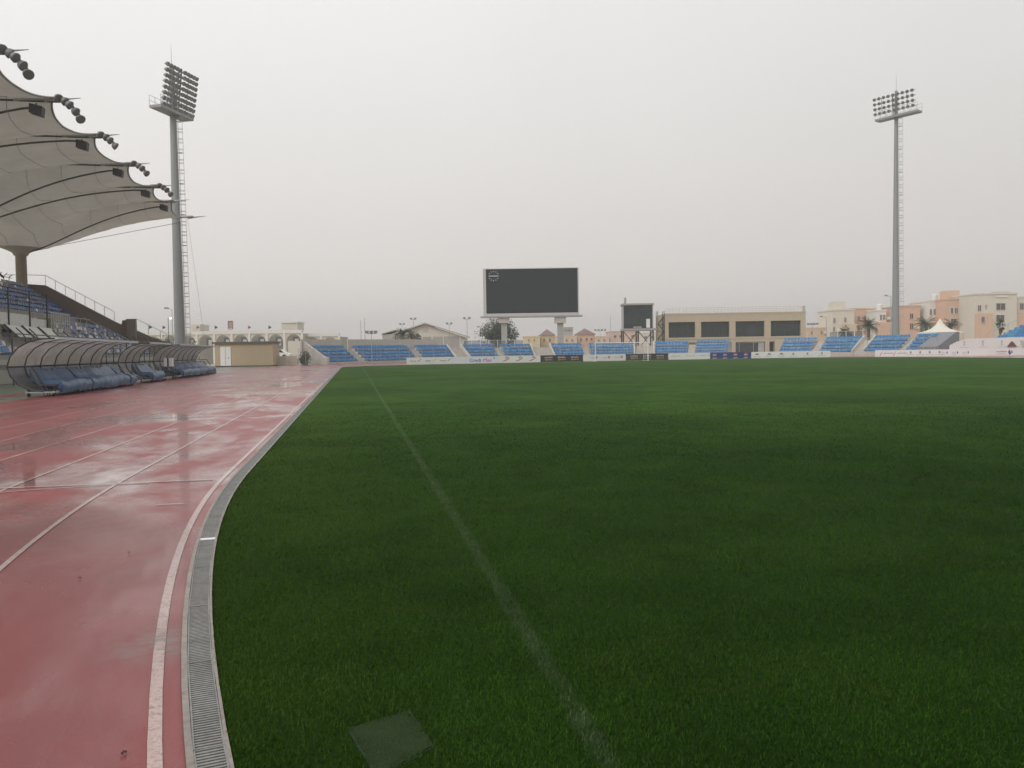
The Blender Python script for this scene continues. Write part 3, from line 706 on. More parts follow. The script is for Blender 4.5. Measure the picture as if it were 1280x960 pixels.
# ------------------------------------------------------------------ floodlight masts
def lamp_mesh():
    mb = MB()   # axis along -y (the beam), drum with domed back and rim
    prof = [(0, .30), (.14, .28), (.24, .16), (.30, -.05), (.33, -.16), (.33, -.20), (.28, -.20), (0, -.16)]
    n = 10; vs = []
    for r, z in prof:
        for i in range(n): t = 2 * math.pi * i / n; vs.append((r * math.cos(t), z, r * math.sin(t)))
    fs = [(k * n + i, (k + 1) * n + i, (k + 1) * n + (i + 1) % n, k * n + (i + 1) % n) for k in range(len(prof) - 1) for i in range(n)]
    mb.add(vs, fs); return mb.mesh('lamp', lamp_grey, True)
lampme = lamp_mesh()
def mast(label, pxb, D, ztop, r0, r1, rows, cols, rowgap, colgap, head_ang, headz, lean, plat_w, plat_off, lad_ang, plat_z):
    x, y = plan(pxb, D); th = thing('floodlight_mast', label, 'floodlight mast', (x, y, 0))
    mb = MB(); mb.lathe([(r0 * 1.9, -.05), (r0 * 1.9, .25), (r0, .25), (r0, .3), (r1, plat_z), (r1 * .8, headz + rows * rowgap)], 14); mb.build('pole', mast_grey, th, True)
    MB().bar((0, 0, headz + rows * rowgap - .3), (0, 0, ztop), .05, 5, .02).build('lightning_rod', steel, th)
    c, s = math.cos(head_ang), math.sin(head_ang)         # head frame: local x along the rows; beam towards local -y
    hd = bpy.data.objects.new('lamp_head', None)
    rot = Matrix.Rotation(head_ang, 4, 'Z')
    def W(u, v, z): p = rot @ Vector((u, v, z)); return (p.x, p.y, p.z)
    mb = MB(); W2 = cols * colgap / 2
    for k in range(rows):
        z = headz + k * rowgap; v = -.45 - lean * k * rowgap
        mb.bar(W(-W2, v, z), W(W2, v, z), .055, 5)
    for u in (-.25, .25): mb.bar(W(u, -.45, headz - .9), W(u, -.45 - lean * (rows - 1) * rowgap, headz + (rows - 1) * rowgap + .2), .11, 5)
    for u in (-W2 * .6, W2 * .6): mb.bar(W(u, -.45, headz - .2), W(u, -.45 - lean * (rows - 1) * rowgap, headz + (rows - 1) * rowgap), .05, 5)
    for k in range(0, rows, 2): z = headz + k * rowgap; mb.bar(W(0, 0, z), W(0, -.45 - lean * k * rowgap, z), .08, 5)
    fr = mb.build('lamp_frame', mast_grey, th)
    for k in range(rows):
        for i in range(cols):
            u = -W2 + (i + .5) * colgap
            if cols % 2 == 0: u += .18 * (1 if u > 0 else -1)
            z = headz + k * rowgap; v = -.72 - lean * k * rowgap
            o = link('lamp', lampme, th, W(u, v, z)); o.scale = (.84, .84, .84); o.rotation_euler = (math.radians(32 + random.uniform(-4, 4)), 0, head_ang + random.uniform(-.12, .12))
    mb = MB(); a, b = plat_off - plat_w / 2, plat_off + plat_w / 2
    P = [W(a, -1.1, 0), W(b, -1.1, 0), W(b, .5, 0), W(a, .5, 0)]
    mb.prism([(p[0], p[1]) for p in P], plat_z, plat_z + .32); mb.build('platform', mast_grey, th)
    mb = MB()
    n = int(plat_w / 1.0)
    for i in range(n + 1):
        u = a + (b - a) * i / n
        for v in (-1.08, .48): mb.bar(W(u, v, plat_z + .3), W(u, v, plat_z + 1.5), .03, 4)
    for v in (-1.08, .48):
        for zz in (.9, 1.5): mb.bar(W(a, v, plat_z + zz), W(b, v, plat_z + zz), .025, 4)
    mb.build('railing', steel, th)
    mb = MB(); ca, sa = math.cos(lad_ang), math.sin(lad_ang)
    def Lp(r, t, z): return (ca * r - sa * t, sa * r + ca * t, z)
    zz = 2.6
    for t in (-.22, .22):
        mb.bar(Lp(r0 + .06, t, 2.4), Lp(r1 + .06, t, plat_z), .03, 4)
    mb.bar(Lp(r0 + .72, 0, 2.4), Lp(r1 + .72, 0, plat_z), .022, 4)
    while zz < plat_z:
        rr = r0 + (r1 - r0) * zz / plat_z + .06
        mb.bar(Lp(rr, -.22, zz), Lp(rr, .22, zz), .02, 4)
        if int(zz / .42) % 3 != 2:
            pts = [Lp(rr + .33 - .33 * math.cos(q_), .33 * math.sin(q_), zz) for q_ in [math.radians(25 + 310 * i / 7) for i in range(8)]]
            mb.path(pts, .026, 4)
        if int(zz / .42) % 9 == 0: mb.bar(Lp(r0 * .6, 0, zz), Lp(rr + .5, 0, zz), .035, 4)
        zz += .42
    mb.build('ladder', steel, th)
    return th
DL = 103.0
mast('tall grey floodlight mast beside the canopy, eight rows of lamps', 226.5, DL, zat(217, 62, DL), .68, .40, 8, 10, .655, .60, math.radians(90 - 24), zat(216, 142, DL), .16, 6.4, -.6, math.radians(-15), zat(216, 147, DL) - .2)
DR = 139.0
mast('tall grey floodlight mast behind the right hand seats, four rows of lamps', 1119.5, DR, zat(1120, 98, DR), .60, .28, 4, 9, .80, .80, -YAW - math.radians(53), zat(1120, 142, DR), .12, 7.2, .5, math.radians(-20), zat(1120, 149, DR) - .3)

# ------------------------------------------------------------------ scoreboard
th, U, ZZ = frame('scoreboard', 'huge dark screen in pale frame on two grey pillars behind the far seats', 'scoreboard', 665, 158)
zb, zt = ZZ(665, 391.5), ZZ(665, 336.5)
x0, x1 = U(609.5), U(723.5)
MB().box(x0, x1, .0, .12, zb, zt).build('screen', screen_m, th)
mb = MB(); mb.box(x0 - .55, x0, -.15, 1.6, zb - .5, zt + .12); mb.box(x1, x1 + .22, -.15, 1.6, zb - .5, zt + .12); mb.box(x0, x1, -.12, 1.6, zt, zt + .12); mb.box(x0, x1, .125, 1.6, zb, zt)
mb.box(x0, x1, -.15, 1.6, zb - .5, zb); mb.build('casing', mat('casing', (.50, .50, .49), .5, var=.06), th)
MB().box(x0 - 1.1, x1 + .8, -.8, 1.9, zb - .78, zb - .5).build('walkway', mat('walk', (.36, .36, .34), .6), th)
cx, cz, rr = U(619), ZZ(619, 345.5), 1.0
mb = MB()
for i in range(12):
    t = math.pi * i / 6; mb.bar((cx + rr * .78 * math.cos(t), -.02, cz + rr * .78 * math.sin(t)), (cx + rr * math.cos(t), -.02, cz + rr * math.sin(t)), .04, 4)
mb.bar((cx - .75, -.02, cz), (cx + .8, -.02, cz), .05, 4); mb.build('clock_face', emis('clock_led', (.6, .62, .62), 1.0), th)
for px in (631.3, 701.5):
    xx = U(px)
    MB().box(xx - 1.05, xx + 1.05, -.5, 1.5, ZZ(px, 404.0), zb - .785).build('pillar_head', concrete, th)
    MB().box(xx - .56, xx + .56, -.1, 1.1, -.05, ZZ(px, 404.0) - .003).build('pillar', mat('pillar_concrete', (.38, .38, .36), .85, var=.12), th)

# control booth on legs
th, U, ZZ = frame('control_booth', 'small glass control booth raised on crossed steel legs left of the beige building', 'control booth', 798, 156, turn=-.05)
xa, xb = U(780), U(817); z0, z1 = ZZ(798, 410.5), ZZ(798, 381.5)
MB().box(xa, xb, .3, 4.2, z0, z1).build('cabin', glass_dk, th)
mb = MB(); mb.box(xa - .2, xb + .2, -.1, 4.5, z1, z1 + .32)
for xx in (xa - .05, xb - .12): mb.box(xx, xx + .17, .12, .29, z0, z1)
mb.build('roof', mat('booth_frame', (.36, .34, .32), .6), th)
MB().box(xa - .2, xb + .6, -.1, 4.5, z0 - .4, z0).build('floor_slab', MATS['booth_frame'], th)
MB().box(xb - 1.25, xb - .55, .22, .28, z0 + .1, z0 + 1.75).build('door', white_paint, th)
MB().box(xa + 1.9, xb - 2.1, .22, .28, z0 + .08, z0 + .38).build('sign_strip', mat('strip_grey', (.3, .3, .3), .6), th)
lg = MB().bar((0, 0, -.05), (0, 0, z0 - .4), .14, 6).mesh('leg', darksteel)
for xx in (xa, (xa + xb) / 2, xb):
    for yy in (.2, 4.0): link('leg', lg, th, (xx, yy, 0))
mb = MB(); mid = (xa + xb) / 2
for a, b in ((xa, mid), (mid, xb)): mb.bar((a, .2, 1.6), (b, .2, z0 - .5), .07, 4); mb.bar((b, .2, 1.6), (a, .2, z0 - .5), .07, 4)
mb.build('cross_brace', darksteel, th)
MB().box(xa + .3, xa + .7, 1, 1.4, z1 + .3, z1 + 1.5).build('roof_vent', MATS['booth_frame'], th)
# metal stair tower next to it
th, U, ZZ = frame('stair_tower', 'thin steel stair tower between control booth and beige building', 'stair tower', 827, 156)
mb = MB()
for xx in (U(823), U(831)):
    for yy in (0, 1.6): mb.bar((xx, yy, -.05), (xx, yy, ZZ(827, 389)), .06, 5)
mb.build('frame', darksteel, th); mb = MB()
for k, (pa, pb) in enumerate(((396, 405), (405, 414), (414, 424))):
    s = 1 if k % 2 else -1; mb.bar((-.6 * s, .1, ZZ(827, pa)), (.6 * s, .1, ZZ(827, pb)), .08, 4); mb.box(-.7, .7, 0, 1.6, ZZ(827, pb) - .06, ZZ(827, pb))
mb.build('steps', darksteel, th)

# ------------------------------------------------------------------ beige building
th, U, ZZ = frame('beige_building', 'long flat beige building with four big dark windows and roof railing', 'building', 920, 156)
xl, xr = U(832), U(1007.5); zt = ZZ(920, 391.0)
wins = [(836.5, 869.8), (877, 912.5), (920, 956.3), (964, 1001.5)]; wz0, wz1 = ZZ(920, 421.0), ZZ(920, 401.7)
# facade with real openings: piers, top band, sill band
mb = MB(); edges = [xl] + [v for a, b in wins for v in (U(a), U(b))] + [xr]; dzw = .9
mb.box(xl, xr, 0, dzw, wz1, zt)
for i in range(0, len(edges), 2): mb.box(edges[i], edges[i + 1], 0, dzw, wz0, wz1)
gz = ZZ(920, 427.5)
mb.box(xl, xr, 0, dzw, gz, wz0)
gp = [xl, U(855), U(915), U(920), U(957), U(962), U(969), xr]
for i in range(0, 8, 2): mb.box(gp[i], gp[i + 1], 0, dzw, -.05, gz)
mb.box(xl, xr, dzw, dzw + 9, wz0 - .6, zt - .003); mb.box(xl, xl + .3, dzw, dzw + 9, -.05, wz0 - .6); mb.box(xr - .3, xr, dzw, dzw + 9, -.05, wz0 - .6)
mb.box(xl, xr, dzw + 6, dzw + 9, -.05, wz0 - .6)
mb.build('wall', beige, th)
mb = MB(); mb.box(xl - .06, xr + .06, -.06, .0 - .002, zt - .22, zt + .05); mb.box(xl - .05, xr + .05, -.09, -.062, wz0 - .35, wz0 - .15); mb.build('cornice', beige, th)
for a, b in wins:
    wo = MB().box(U(a) + .002, U(b) - .002, .55, .60, wz0 + .002, wz1 - .002).build('window', glass_dk, th)
    f = MB(); n = 4
    for i in range(n + 1): xx = U(a) + .03 + (U(b) - U(a) - .06) * i / n; f.box(xx - .025, xx + .025, .50, .549, wz0 + .01, wz1 - .01)
    f.build('frame', mat('frame_dark', (.05, .055, .055), .5), wo)
mb = MB()
n = 40
for i in range(n + 1): xx = xl + .2 + (xr - xl - .4) * i / n; mb.bar((xx, .2, zt), (xx, .2, zt + 1.05), .022, 4)
for zz in (.35, .7, 1.05): mb.bar((xl + .2, .2, zt + zz), (xr - .2, .2, zt + zz), .022, 4)
for xx in (xr - .3,): mb.box(xx - .15, xx + .3, .1, .5, zt, zt + 1.15)
mb.build('roof_railing', mat('rail_cream', (.5, .46, .4), .7), th)
MB().box(U(920), U(957), .5, .56, 0, gz).build('entrance_glass', glass_dk, th)
MB().box(U(949), U(956), .3, .49, 0, gz - .1).build('door', mat('door_grey', (.4, .4, .38), .6), th)

# ------------------------------------------------------------------ houses
def house(label, pa, pb, ptop, D, m, wins, wm=window_dk, dep=9, turn=0, trim=True, name='house', lower=None, cat='house', roof=None, frames=False):
    pc = (pa + pb) / 2; th, U, ZZ = frame(name, label, cat, pc, D, turn=turn)
    a, b, zt = U(pa), U(pb), ZZ(pc, ptop)
    MB().box(a, b, 0, dep, -.05, zt).build('wall', m, th)
    if trim: MB().box(a - .12, b + .12, -.12, dep + .1, zt + .003, zt + .32).build('parapet', m, th)
    if lower: MB().box(U(lower[0]), U(lower[1]), -1.3, -.003, -.05, ZZ(pc, lower[2])).build('porch', lower[3], th)
    for (w0, w1, h0, h1) in wins:
        y = 0
        if lower and w0 > lower[0] and w1 < lower[1] + 1 and h0 > lower[2]: y = -1.303
        f = MB(); X0, X1, z0_, z1_ = U(w0), U(w1), ZZ(pc, h1), ZZ(pc, h0)
        f.box(X0, X1, y - .05, y - .003, z0_, z1_); wo = f.build('window', wm, th)
        t = .10; s = MB(); s.box(X0 - t, X1 + t, y - .12, y - .003, z0_ - t, z0_ - .003); s.box(X0 - t, X1 + t, y - .12, y - .003, z1_ + .003, z1_ + t)
        s.box(X0 - t, X0 - .003, y - .12, y - .003, z0_, z1_); s.box(X1 + .003, X1 + t, y - .12, y - .003, z0_, z1_); s.box((X0 + X1) / 2 - .03, (X0 + X1) / 2 + .03, y - .08, y - .052, z0_, z1_)
        s.build('frame', whitew if frames else m, wo)
    if D < 200 and wins:
        random.seed(int(pa)); w0, w1, h0, h1 = wins[-1]; X1, z0_ = U(w1), ZZ(pc, h1)
        ac = MB().box(X1 + .35, X1 + 1.15, -.45, -.003, z0_ + .1, z0_ + .65).build('air_conditioner', whitew, th)
    if roof == 'tank': MB().lathe([(0, 1.5), (.3, 1.45), (.6, 1.2), (.6, 0)], 10, ((a + b) / 2 + 1, 3, zt + .3)).build('water_tank', whitew, th)
    if roof == 'stair': MB().box((a + b) / 2 - 1.2, (a + b) / 2 + 1.6, 3, 6, zt, zt + 2.2).build('roof_room', m, th)
    if roof == 'hip':
        mb = MB(); mb.add([(a - .4, -.4, zt + .33), (b + .4, -.4, zt + .33), (b + .4, dep + .4, zt + .33), (a - .4, dep + .4, zt + .33), ((a + b) / 2, dep / 2, zt + 2.2)], [(0, 1, 4), (1, 2, 4), (2, 3, 4), (3, 0, 4), (3, 2, 1, 0)]); mb.build('roof', brownroof, th)
    return th, U, ZZ
house('cream house with small windows, leftmost of the right hand row', 1040.6, 1068.5, 388.5, 186, cream, [(1042, 1044.3, 397.5, 404), (1055.6, 1058, 397, 403), (1041.5, 1043.8, 409, 415)], lower=(1052, 1068, 405, peach), roof='stair')
house('orange house behind the palm left of the right mast', 1069, 1094.5, 386.8, 189, orange, [(1072.2, 1074.8, 395.6, 402), (1079.7, 1082.3, 395, 402), (1088.5, 1090.5, 395, 401.5), (1092, 1094, 395, 401.5), (1072, 1074.6, 408, 414)])
house('narrow white house above the orange wall, just left of the right mast', 1095, 1108, 389, 184, whitew, [(1100, 1102.5, 393.7, 400), (1104, 1106.8, 393.7, 400)], lower=(1095, 1113, 403, orange), roof='tank')
house('small orange house directly behind the right mast', 1108.5, 1125, 390.5, 192, orange, [(1110, 1112, 405, 412)])
house('plain orange house just right of the right mast', 1126, 1150.5, 383.5, 182, orange, [(1137.3, 1141.3, 392.3, 398.5), (1137.3, 1141.3, 404.5, 411.5)])
house('peach house stepped down behind the palm and tent', 1151, 1161, 385.5, 188, peach, [(1154, 1156.5, 393, 399)])
house('white house with two tall windows above the tent peak', 1161.5, 1181, 377, 180, whitew, [(1162, 1164.6, 386.7, 394), (1166.8, 1169.5, 386.3, 393.7)], lower=(1161.5, 1181, 397, orange), roof='tank')
house('large orange house with white framed windows right of the tent', 1181.6, 1217.5, 375, 176, orange, [(1188, 1191.4, 385, 392), (1193.4, 1197, 385, 392), (1210, 1214, 383.4, 390.5), (1215.6, 1217.3, 383.4, 390.5), (1188.5, 1195.5, 398.3, 404.5), (1210, 1217.2, 397, 404.5)], frames=True, roof='stair')
thx, U, ZZ = house('big cream villa with curved gable at the right edge', 1218, 1271, 368.5, 170, cream, [(1222, 1226, 381.7, 389), (1231.4, 1233, 381, 386), (1245, 1256, 379.5, 387.6), (1245, 1255, 394, 402.5), (1222, 1226, 396, 403.5)], lower=(1218, 1236.5, 392, orange))
mb = MB(); mb.wallprism([(U(1228), ZZ(1245, 368.3)), (U(1233), ZZ(1245, 366.5)), (U(1240), ZZ(1245, 365)), (U(1258), ZZ(1245, 364.5)), (U(1265), ZZ(1245, 366.5)), (U(1269), ZZ(1245, 368.3))], -.14, 1.0); mb.build('gable', cream, thx)
MB().box(U(1243), U(1259), -.18, -.145, ZZ(1245, 372), ZZ(1245, 369.5)).build('gable_panel', whitew, thx)
house('cream house with orange porch cut by the right edge', 1271.5, 1300, 372.5, 172, cream, [(1274.5, 1279, 379.3, 387)], lower=(1265.5, 1300, 391, orange))
# middle distance
house('yellow house left of the right scoreboard pillar', 655, 676, 421.5, 235, yellow, [(661, 662.5, 424, 427), (668, 669.5, 424, 427)], trim=True)
house('yellow house with brown hipped roof between the scoreboard pillars', 676.5, 694, 420.5, 240, yellow, [(680, 682, 423, 427), (687, 689, 423, 427)], roof='hip')
house('grey block of flats just right of the right scoreboard pillar', 705, 717, 410, 300, mat('grey_render', (.38, .36, .34), .9), [(707, 709, 412, 414), (711, 713, 412, 414), (714.5, 716, 412, 414)])
house('low orange terrace right of the right scoreboard pillar', 695, 722, 421, 232, peach, [(708, 710, 424, 427), (715, 717, 424, 427)])
house('orange house left of the four lamp pole', 722.5, 744, 419.5, 238, orange, [(726, 728, 422.5, 426), (733, 735, 422.5, 426), (739, 741, 422.5, 426)], roof='hip')
house('peach house behind the four lamp pole', 744.5, 762, 421.5, 236, peach, [(748, 750, 424, 427), (755, 757, 424, 427)])
house('pinkish house seen beneath the control booth legs', 762.5, 800, 415, 240, mat('pink_render', (.58, .44, .38), .9), [(768, 771, 419, 422), (775, 778, 419, 422), (790, 793, 419, 422)], roof='tank')
house('pale house seen through the steel stair tower', 800.5, 834, 417, 236, cream, [(806, 809, 420, 423), (815, 818, 420, 423)])
house('low tan house between beige building and street lamp', 1010, 1039, 411, 190, peach, [(1014, 1016, 414, 418), (1026, 1028, 414, 418)])
# ------------------------------------------------------------------ arcade building on the left
def arcade(label, pa, pb, ptop, D, n, bottom, cap=None):
    pc = (pa + pb) / 2; th, U, ZZ = frame('arcade_building', label, 'building', pc, D); a, b = U(pa), U(pb); zt = ZZ(pc, ptop)
    bay = (b - a) / n; mb = MB(); rr = bay * .40; zs = zt - .80 - rr
    for i in range(n):
        x0, x1 = a + bay * i, a + bay * (i + 1); xc = (x0 + x1) / 2
        mb.box(x0, xc - rr, 0, .5, -.05, zs); mb.box(xc + rr, x1, 0, .5, -.05, zs)
        K = 12; arc = [(xc - rr * math.cos(math.pi * k / K), zs + rr * math.sin(math.pi * k / K)) for k in range(K + 1)]
        top = zt - .65
        for k in range(K):
            (xa_, za_), (xb_, zb_) = arc[k], arc[k + 1]
            mb.wallprism([(xa_, za_), (xb_, zb_), (xb_, top), (xa_, top)], 0, .5)
        mb.box(x0, xc - rr, 0, .5, zs, top); mb.box(xc + rr, x1, 0, .5, zs, top)
    mb.build('arcade_wall', cream, th)
    MB().box(a, b, -.15, .8, zt - .65, zt).build('cornice', whitew, th)
    pil = MB().box(-.2, .2, -.2, -.003, -.05, zt - .65).mesh('pilaster', whitew)
    for i in range(n + 1): link('pilaster', pil, th, (a + bay * i, 0, 0))
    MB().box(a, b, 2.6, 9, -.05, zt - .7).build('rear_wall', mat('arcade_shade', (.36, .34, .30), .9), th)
    wm = MB()
    for i in range(n):
        xc = a + bay * (i + .5)
        wo = MB().box(xc - .75, xc + .75, 2.5, 2.597, zs - .8, zs + .9).build('window', mat('window_grey', (.16, .17, .17), .3), th)
        MB().box(xc - .35, xc + .35, 2.44, 2.497, zs - .8, zs + .5).build('curtain', white_paint, wo)
    return th, U, ZZ, zt, a, b
th, U, ZZ, zt, a, b = arcade('long white arcade building with round arches behind the left shelters', 160, 379, 413.8, 160, 10, 0)
MB().box(U(350), U(370), 2, 7, zt, ZZ(360, 403.5)).build('roof_room', cream, th)
MB().box(U(349), U(371), 1.8, 7.2, ZZ(360, 403.4), ZZ(360, 401.6)).build('roof_room_slab', whitew, th)
MB().box(U(236), U(247), 2, 7, zt, ZZ(240, 405)).build('roof_room', cream, th)
arcade('lower white arcade with two flat arches behind the leftmost far seats', 380.5, 425, 416.5, 164, 2, 0)
# flags on the arcade roof
for px, lb, mm in ((188, 'small dark flag on the roof left of the lit lamp', ink_dark), (205, 'small dark flag on the roof beside the lit lamp', ink_dark), (247.5, 'small red flag on the arcade roof right of the mast', flag_red), (270, 'small leaning dark flag on the arcade roof', ink_dark), (311.5, 'small spread red flag on the arcade roof', flag_red), (337, 'small dark flag left of the arcade roof room', ink_dark)):
    x, y = plan(px, 160); t = thing('roof_flag', lb, 'flag', (x, y, zat(px, 413.8, 160)), -YAW)
    t.scale = (.72, .72, .72); MB().bar((0, 0, 0), (.1, 0, 1.5), .03, 5).build('flagpole', steel, t)
    MB().grid([[(.08 + .14 * i, .06 * math.sin(i * 1.7), .55 + .05 * i), (.1 + .14 * i, .06 * math.sin(i * 1.9), 1.45 - .08 * i)] for i in range(6)]).build('cloth', mm, t)
x, y = plan(290, 160); t = thing('roof_sign', 'square red framed sign standing on the arcade roof', 'sign', (x, y, zat(290, 413.8, 160)), -YAW)
MB().box(-.45, .45, 0, .1, .5, 1.85).build('panel', mat('sign_face', (.35, .28, .27), .6), t)
mb = MB(); mb.box(-.52, .52, -.02, -.003, 1.75, 1.95).box(-.52, -.40, -.02, -.003, .4, 1.75).box(.40, .52, -.02, -.003, .4, 1.75).box(-.52, .52, -.02, -.003, .3, .4); mb.build('frame', mat('sign_red', (.28, .07, .06), .6), t)
MB().bar((0, .05, 0), (0, .05, .5), .05, 5).build('post', steel, t)

# tan cabin
th, U, ZZ = frame('tan_cabin', 'long tan flat roofed cabin with a white door at the track end', 'cabin', 306, 114)
a, b = U(269.5), U(342); zt = 3.15
mb = MB(); mb.box(a, b, 0, 3.2, .12, zt)
n = 9
for i in range(1, n): xx = a + (b - a) * i / n; mb.box(xx - .012, xx + .012, -.012, -.002, .12, zt)
mb.build('wall', tan, th)
MB().box(a - .3, b + .15, -.25, 3.5, zt + .002, zt + .26).build('roof', mat('roof_brown', (.13, .11, .10), .7), th)
MB().box(a - .05, b + .05, -.06, 3.2, -.05, .118).build('base', mat('base_dark', (.05, .05, .05), .8), th)
d = MB().box(U(276.5), U(289.5), -.06, -.013, .14, 2.75).build('door', white_paint, th)
MB().box(U(282.6), U(283.2), -.075, -.061, .2, 2.7).build('seam', steel, d)
MB().box(U(286.3), U(287), -.08, -.061, 1.1, 1.3).build('handle', darksteel, d)
th, U, ZZ = frame('low_wall', 'low pinkish fence wall between tan cabin and bush', 'wall', 357, 116)
mb = MB()
mb.box(U(343), U(372), 0, .12, -.05, 1.35); mb.build('panel', mat('pinkish_panel', (.52, .43, .36), .8), th)
mb = MB()
for px in (343.5, 350, 357, 364, 371.5): mb.box(U(px) - .05, U(px) + .05, -.06, -.002, -.05, 1.5)
mb.build('post', concrete, th)
th, U, ZZ = frame('plain_wall', 'plain cream wall rising behind the bush', 'wall', 371, 135)
MB().box(U(361), U(382), 0, .25, -.05, ZZ(371, 426)).build('panel', cream, th)
# parked car behind the low wall
th, U, ZZ = frame('parked_car', 'white parked car half hidden behind the low pinkish wall', 'car', 347.5, 128)
cz_ = .9
mb = MB(); mb.wallprism([(-2.1, .35 + cz_), (2.1, .35 + cz_), (2.15, .75 + cz_), (1.4, .95 + cz_), (.8, 1.45 + cz_), (-.9, 1.45 + cz_), (-1.6, .98 + cz_), (-2.15, .9 + cz_)], -.85, .85); mb.build('body', white_paint, th)
MB().wallprism([(1.25, .98 + cz_), (.75, 1.38 + cz_), (-.82, 1.38 + cz_), (-1.4, 1.0 + cz_)], -.87, -.852).build('side_window', glass_dk, th)
for sx in (-1.3, 1.3):
    MB().bar((sx, -.9, .35 + cz_), (sx, -.6, .35 + cz_), .33, 12).build('wheel', rubber, th)
MB().box(-3, 3, -1.5, 1.5, -.05, cz_ + .02).build('car_ramp', concrete, None, False, th.location, -YAW)
tag(bpy.data.objects['car_ramp'], 'raised concrete parking slab beneath the white car', 'slab')

# gabled hall
th, U, ZZ = frame('gabled_hall', 'large pale hall with wide gabled roof behind the wide stair', 'hall', 535, 185)
zl = ZZ(535, 419.5); zp = ZZ(535, 405)
MB().wallprism([(U(496), -.05), (U(577), -.05), (U(577), zl - .2), (U(533), zp - .1), (U(496), zl - 1.4 + 1.6)], 0, 25).build('wall', cream, th)
mb = MB(); mb.wallprism([(U(491), zl + .2), (U(533), zp), (U(533), zp + .28), (U(491), zl + .48)], -.8, 26); mb.wallprism([(U(533) + .003, zp), (U(581), zl - .25), (U(581), zl + .03), (U(533) + .003, zp + .28)], -.8, 26); mb.build('roof', mat('hall_roof', (.42, .40, .37), .7), th)
MB().box(U(530), U(536), -.08, -.003, ZZ(535, 415), ZZ(535, 409)).build('vent', mat('vent', (.5, .46, .42), .8), th)
for a, b in ((529, 540), (542.5, 554), (556, 575)): MB().box(U(a), U(b), -.09, -.003, 0, ZZ(535, 421)).build('shutter', mat('shutter', (.36, .34, .32), .7, var=.2), th)
MB().box(U(480), U(495.5), -1, 12, -.05, ZZ(488, 418)).build('side_wing', mat('wing', (.40, .38, .35), .8), th)
mb = MB(); mb.wallprism([(U(479), ZZ(488, 418)), (U(496), ZZ(488, 413.5)), (U(496), ZZ(488, 413.5) + .2), (U(479), ZZ(488, 418) + .2)], -1.3, 12); mb.build('wing_roof', MATS['hall_roof'], th)

# tent
th, U, ZZ = frame('tent', 'white peaked pagoda tent between palms and orange house', 'tent', 1175, 146)
n = 12; prof = [(2.75, 0), (2.1, .20), (1.35, .62), (.78, 1.2), (.40, 1.8), (.20, 2.15), (.0, 2.5)]
zb = ZZ(1175, 415.5); P = []
for r_, z_ in prof:
    row = []
    for i in range(17):
        t = math.pi / 4 + 2 * math.pi * i / 16; sq = 1 / max(abs(math.cos(t)), abs(math.sin(t))); k = (r_ / 2.75) ** 1.2; rr = r_ * (1 + (sq - 1) * k); row.append((rr * math.cos(t), rr * math.sin(t), zb + z_))
    P.append(row)
MB().grid(P).build('roof_cloth', tentm, th, True)
MB().box(-2.75, 2.75, -2.75, 2.75, zb - .2, zb - .01).build('valance', tentm, th)
lg = MB().bar((0, 0, -.05), (0, 0, zb - .1), .06, 6).mesh('leg', steel)
for sx in (-2.65, 2.65):
    for sy in (-2.65, 2.65): link('leg', lg, th, (sx, sy, 0))

# ------------------------------------------------------------------ trees
def leafcloud(mb, c, r, n, size, squash=.8):
    for _ in range(n):
        while True:
            p = Vector((random.uniform(-1, 1), random.uniform(-1, 1), random.uniform(-1, 1)))
            if .25 < p.length < 1: break
        p = Vector((c[0] + p.x * r, c[1] + p.y * r, c[2] + p.z * r * squash)); a = Vector((random.gauss(0, 1), random.gauss(0, 1), random.gauss(0, 1))).normalized(); b = a.orthogonal().normalized(); s = size * random.uniform(.6, 1.4)
        mb.add([p - a * s, p + b * s * .6, p + a * s, p - b * s * .6], [(0, 1, 2, 3)])
def tree(label, px, D, ptop, wpx, name='leafy_tree', n=1500, base=None, size=.16, seed=1, mt=leaf):
    random.seed(seed); x, y = plan(px, D); H = zat(px, ptop, D); W = wpx / FPX * D / 2
    th = thing(name, label, 'tree', (x, y, 0)); zb_ = base if base is not None else H * .4
    mb = MB(); mb.bar((0, 0, -.05), (.1, 0, zb_ + (H - zb_) * .35), W * .09 + .06, 7, W * .05 + .03)
    lobes = []
    for i in range(13):
        a = random.uniform(0, 6.28); d = W * random.uniform(.1, .72); z = zb_ + (H - zb_) * random.uniform(.15, .85); k = 1 - .5 * max(0, (z - zb_) / (H - zb_) - .5)
        p = (math.cos(a) * d * k, math.sin(a) * d * k, z); lobes.append((p, W * random.uniform(.22, .42))); mb.bar((0.05, 0, zb_ * .9 + .1), p, .07, 5, .025)
    mb.build('trunk', bark, th); cr = MB()
    for p, r in lobes:
        p = (p[0], p[1], min(p[2], H - r * .7)); leafcloud(cr, p, r, n // 13, size)
    for _ in range(n // 12):
        a = random.uniform(0, 6.28); d = W * random.uniform(.2, 1.0); z = zb_ + (H - zb_) * random.uniform(0, 1.0); zf = 1 - abs((z - zb_) / (H - zb_) * 2 - 1) ** 2 * .75; leafcloud(cr, (math.cos(a) * d * .85 * zf, math.sin(a) * d * .85 * zf, z), .35, 3, size)
    cr.build('crown', mt, th); return th
